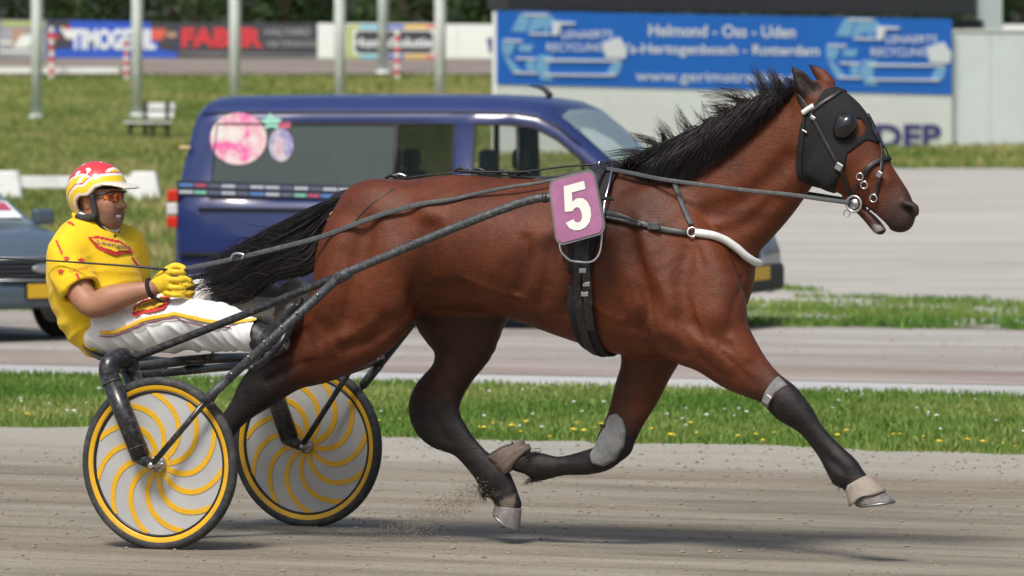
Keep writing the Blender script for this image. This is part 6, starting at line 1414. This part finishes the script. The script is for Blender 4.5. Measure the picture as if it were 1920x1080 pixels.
for sd in (-1, 1):
    v.panel('rear_side_window', 3, 5, 4, 5, (sd,), M_tint); v.panel('sliding_window', 5, 6, 4, 5, (sd,), M_clear); v.panel('door_window', 7, 13, 4, 5, (sd,), M_clear)
    v.gasket(3, 6, 4, 5, sd); v.gasket(7, 13, 4, 5, sd)
    tube('window_bar', [v.p(5, 4, sd), v.p(5, 5, sd)], .02, M_rub, van, 6); 
    V_ = [np.array(v.p(8, 4, sd)) + [.12, 0, 0], np.array(v.p(8, 5, sd)) + [.08, 0, 0]]; tube('window_bar', V_, .018, M_rub, van, 6)
    tube('roof_gutter', [v.p(i, 6, sd) for i in range(2, 12)], .010, M_rub, van, 6); tube('sliding_rail', [(.25, sd * (W + .006), .985), (2.5, sd * (W + .006), .985)], .014, M_rub, van, 6); tube('rubbing_strip', [(.08, sd * (W + .008), .60), (3.2, sd * (W + .008), .60)], .02, M_rub, van, 6)
    box('tail_lamp', (-.0, sd * (W - .085), 1.10), (.10, .15, .10), M_lampr, van, .015); box('tail_lamp', (-.005, sd * (W - .085), .985), (.10, .15, .10), M_lampw, van, .015); box('tail_lamp', (-.005, sd * (W - .085), .875), (.10, .15, .095), M_lampr, van, .015)
    box('headlamp', (4.66, sd * .70, .74), (.16, .26, .15), M_lampw, van, .03, Matrix.Rotation(R(-18) * sd, 3, 'Z')); box('mirror', (3.72, sd * (W + .10), 1.16), (.10, .20, .20), M_rub, van, .03); box('door_handle', (2.78, sd * (W + .015), .93), (.15, .03, .03), M_rub, van, .008)
    for x in (.92, 3.92): v.wheel(x, sd * (W - .12), .33)
    tube('door_seam', [(2.57, sd * (W + .002), .32), (2.57, sd * (W + .003), 1.0)], .006, M_rub, van, 5); tube('door_seam', [(3.62, sd * (W + .002), .36), (3.62, sd * (W + .003), 1.0)], .006, M_rub, van, 5)
v.panel('windscreen', 10, 14, 7, 9, (-1, 1), M_wind); 
box('bumper', (4.80, 0, .42), (.16, 1.60, .24), M_rub, van, .05); box('bumper', (-.02, 0, .42), (.14, 1.72, .22), M_vb, van, .05); box('front_plate', (4.886, 0, .46), (.015, .52, .11), M_plate_y, van); box('grille', (4.80, 0, .66), (.10, .9, .12), M_rub, van, .02)
box('tailgate_window', (.075, 0, 1.38), (.02, 1.45, .50), M_tint, van, .02, Matrix.Rotation(R(12), 3, 'Y')); box('tail_hinge', (.10, -W + .06, 1.50), (.10, .03, .03), simple('brass_catch', (.75, .55, .3), .3, .8), van, .006)
box('floor_pan', (2.35, 0, .36), (4.3, 1.68, .08), M_int, van)
for x in (.95, 1.75, 2.75):
    for y in ((-.45, .45) if x > 2 else (-.5, 0, .5)):
        box('seat_base', (x + .2, y, .62), (.48, .42, .34), M_seat, van, .05); box('seat_back', (x - .06, y, 1.0), (.14, .42, .62), M_seat, van, .05, Matrix.Rotation(R(-8), 3, 'Y')); box('head_rest', (x - .11, y, 1.40), (.10, .26, .18), M_seat, van, .04)
box('dashboard', (3.78, 0, .92), (.36, 1.66, .28), M_int, van, .05); box('bulkhead', (2.57, 0, 1.36), (.04, .04, 1.1), M_int, van); tube('steering_wheel', [(3.48 + .04 * math.sin(t), .45 + .18 * math.cos(t), 1.02 + .17 * math.sin(t)) for t in np.linspace(0, 6.28, 21)[:-1]], .014, M_rub, van, 6, 1, True)
tube('roof_aerial', [(3.05, 0, 1.93), (2.98, 0, 2.0), (2.86, 0, 2.02)], [.03, .02, .005], M_rub, van, 8, 3)
# prints on the near side
Mv = np.array(van.matrix_basis if False else (Matrix.Translation(van.location) @ Matrix.Rotation(-PV, 4, 'Z')).inverted())
def vanpt(u, v_, off=.006):
    o = Mv[:3, :3] @ CAMP + Mv[:3, 3]; d = Mv[:3, :3] @ ray(u, v_); y = -W
    for _ in range(4):
        t = (y - o[1]) / d[1]; p = o + d * t; z = p[2]; y = -(W - .004 + .004) if z < 1.04 else -(W - .022 - .078 * (z - 1.08) / .62); y -= off
    t = (y - o[1]) / d[1]; return o + d * t
def vdecal(name, pts, mat, off=.006):
    return mesh_obj(name, [vanpt(u, q, off) for u, q in pts], [tuple(range(len(pts)))[::-1]], mat, van, False)
def mat_blotch(name, cols, sc):
    n = NT(name); f = n.noise(n.coord(), sc, 2, .5); n.color(n.ramp(f, [(0.2 + .6 * i / (len(cols) - 1), c) for i, c in enumerate(cols)])); n.set(Roughness=.4); return n.m
circ = lambda cu, cv, ru, rv, n=40: [(cu + ru * math.cos(2 * math.pi * k / n), cv + rv * math.sin(2 * math.pi * k / n)) for k in range(n)]
vdecal('round_sticker', circ(447, 260, 53, 49), mat_blotch('sticker_pink', [(.66, .62, .58), (.70, .66, .62), (.68, .50, .50), (.70, .10, .34), (.66, .60, .50)], 7.5))
vdecal('star_sticker', [(487, 226), (500, 222), (506, 211), (514, 220), (530, 224), (520, 232), (522, 242), (508, 238), (496, 242), (498, 232)], simple('sticker_mint', (.28, .62, .48), .5), .010); vdecal('small_sticker', [(522, 229), (546, 229), (544, 240), (522, 240)], simple('sticker_rose', (.55, .12, .2), .5), .010)
vdecal('oval_sticker', circ(527, 272, 23, 31), mat_blotch('sticker_blue', [(.6, .58, .6), (.2, .17, .42), (.55, .5, .52), (.6, .15, .2)], 9), .008)
cs = [simple('strip_white', (.42, .46, .52), .5), simple('strip_blue', (.07, .20, .48), .5), simple('strip_red', (.42, .07, .13), .5), simple('strip_green', (.2, .5, .35), .5), simple('strip_grey', (.10, .12, .18), .5)]
vdecal('sponsor_strip', [(332, 338), (760, 352), (760, 378), (332, 366)], simple('strip_navy', (.008, .010, .03), .5), .012)
u = 336; k = 0
for row, (du, seq) in enumerate(((0, (1, 2, 4, 0, 4, 0, 0, 4, 0, 4, 0, 0, 0, 0)), (0, (0, 3, 4, 0, 4, 1, 0, 4, 3, 2, 1, 0, 4, 0)))):
    u = 336
    for q in seq:
        ln = 26 if q in (0, 1) else 22; y0 = 341.5 + row * 13 + (u - 336) * .030; vdecal('sponsor_logo', [(u, y0 + 2.2), (u + ln, y0 + 2.9), (u + ln, y0 + 8.0), (u, y0 + 7.3)], cs[q], .016); u += ln + 3
# ---------------------------------------------------------------- the car behind the driver
PC = R(50); CO = world_at(78, 600, 42.4); car = empty('car', (CO[0] - .0, CO[1], .006), -PC); tag(car, 'blue-grey hatchback with yellow number plate following behind the driver', 'car')
W2 = .84; L0 = -4.1        # x = 0 is the nose
cs_ = [section(L0, W2 * .86, .30, .80, .86, 1.20, 1.30, .12, .30), section(L0 + .06, W2 * .95, .27, .82, .88, 1.24, 1.36, .12, .26), section(L0 + .3, W2, .25, .82, .88, 1.28, 1.42, .12, .1), section(L0 + .9, W2, .25, .82, .88, 1.32, 1.46, .12), section(L0 + 1.7, W2, .25, .82, .88, 1.33, 1.47, .12), section(L0 + 2.1, W2, .25, .82, .88, 1.30, 1.45, .13), section(L0 + 2.35, W2, .25, .81, .87, 1.20, 1.37, .14), section(L0 + 2.65, W2, .25, .80, .86, 1.04, 1.21, .14), section(L0 + 2.95, W2 * .99, .25, .79, .84, .89, 1.04, .11), section(L0 + 3.15, W2 * .98, .25, .77, .81, .83, .93, .11), section(L0 + 3.5, W2 * .96, .25, .73, .765, .785, .85, .12), section(L0 + 3.85, W2 * .92, .25, .66, .69, .71, .76, .14), section(L0 + 4.02, W2 * .86, .26, .56, .585, .60, .64, .16), section(L0 + 4.1, W2 * .76, .28, .48, .50, .515, .54, .18)]
c = Vehicle(car, cs_); M_cg = car_paint('car_slate', (.075, .105, .135), (.11, .12, .13)); cwin = lambda i, j: (j == 4 and 2 <= i < 8) or (j >= 7 and 5 <= i < 9)
c.panel('body', 0, c.n - 1, 0, 9, (-1, 1), M_cg, cwin, .03, True)
for sd in (-1, 1):
    c.panel('side_window', 2, 8, 4, 5, (sd,), M_tint); c.gasket(2, 8, 4, 5, sd); tube('window_bar', [c.p(4, 4, sd), c.p(4, 5, sd)], .025, M_rub, car, 6)
    box('headlamp', (-.13, sd * .62, .60), (.16, .26, .13), M_lampw, car, .03, Matrix.Rotation(R(-20) * sd, 3, 'Z')); box('mirror', (-1.3, sd * (W2 + .08), .95), (.10, .18, .13), M_cg, car, .03); box('tail_lamp', (L0 + .05, sd * .68, .80), (.1, .2, .2), M_lampr, car, .02)
    for x in (-.78, -3.35): c.wheel(x, sd * (W2 - .11), .30, .19)
c.panel('windscreen', 5, 9, 7, 9, (-1, 1), M_wind)
box('bumper', (-.02, 0, .36), (.14, 1.42, .20), M_cg, car, .05); g0 = box('grille', (.0, -.02, .575), (.07, .86, .15), M_rub, car, .02)
for k in range(4): box('grille_bar', (.04, -.02, .52 + .036 * k), (.02, .82, .012), simple('bar_grey', (.10, .11, .12), .4, .5), car, .003)
lathe('badge', [(0, .012), (.06, .010), (.07, 0)], M_alloy, car, 24, Matrix.Translation((.05, -.02, .575)) @ Matrix.Rotation(R(90), 4, 'Y') @ Matrix.Diagonal((.55, 1.5, 1, 1)))
box('number_plate_holder', (.062, .08, .40), (.02, .54, .13), M_rub, car); box('front_plate', (.075, .08, .40), (.012, .52, .11), M_plate_y, car); tube('grille_trim', [(.045, -.46, .655), (.05, 0, .662), (.045, .46, .655)], .008, M_alloy, car, 6); tube('grille_trim', [(.045, -.46, .49), (.055, 0, .482), (.045, .46, .49)], .008, M_alloy, car, 6)
def cs_pt(i, f, y): a = np.array(c.p(i, 8, -1)); b = np.array(c.p(i + 1, 8, -1)); q = a * (1 - f) + b * f; return (q[0] + .012, y, q[2] + .014)
mesh_obj('windscreen_banner', [cs_pt(8, -.35, -.5), cs_pt(8, -.35, .5), cs_pt(8, .8, .5), cs_pt(8, .8, -.5)], [(0, 1, 2, 3)], M_print, car, False); 
for k in range(5): mesh_obj('banner_print', [tuple(np.array(cs_pt(8, -.25, -.42 + k * .19)) + [.004, 0, .004]), tuple(np.array(cs_pt(8, -.25, -.29 + k * .19)) + [.004, 0, .004]), tuple(np.array(cs_pt(8, .3, -.29 + k * .19)) + [.004, 0, .004]), tuple(np.array(cs_pt(8, .3, -.42 + k * .19)) + [.004, 0, .004])], [(0, 1, 2, 3)], cs[2], car, False)
box('dashboard', (-1.2, 0, .78), (.4, 1.4, .2), M_int, car, .04); box('floor_pan', (-2.1, 0, .32), (3.6, 1.5, .06), M_int, car)
for y in (-.38, .38): box('seat_back', (-2.2, y, .85), (.14, .46, .62), M_seat, car, .05); box('seat_base', (-1.95, y, .48), (.5, .46, .22), M_seat, car, .05)
# ---------------------------------------------------------------- sand thrown up by the hooves
def spray(gn):
    f = gn.uniform() ** 1.3; a = H(905, 915, .12); b = H(700, 1030, .05); p = a * (1 - f) + b * f + np.array([gn.normal(0, .035 + .05 * f), gn.normal(0, .05), gn.normal(0, .022 + .02 * f)]); wpos = ORG + p[0] * E + p[1] * L + np.array([0, 0, max(p[2], .012)]); return wpos, .0012 * (3.2 ** gn.uniform())
clods('flying_sand', 2600, 0, 0, 0, 0, 0, 0, M_clod, 'sand grains thrown back from the far hind hoof', 77, spray)
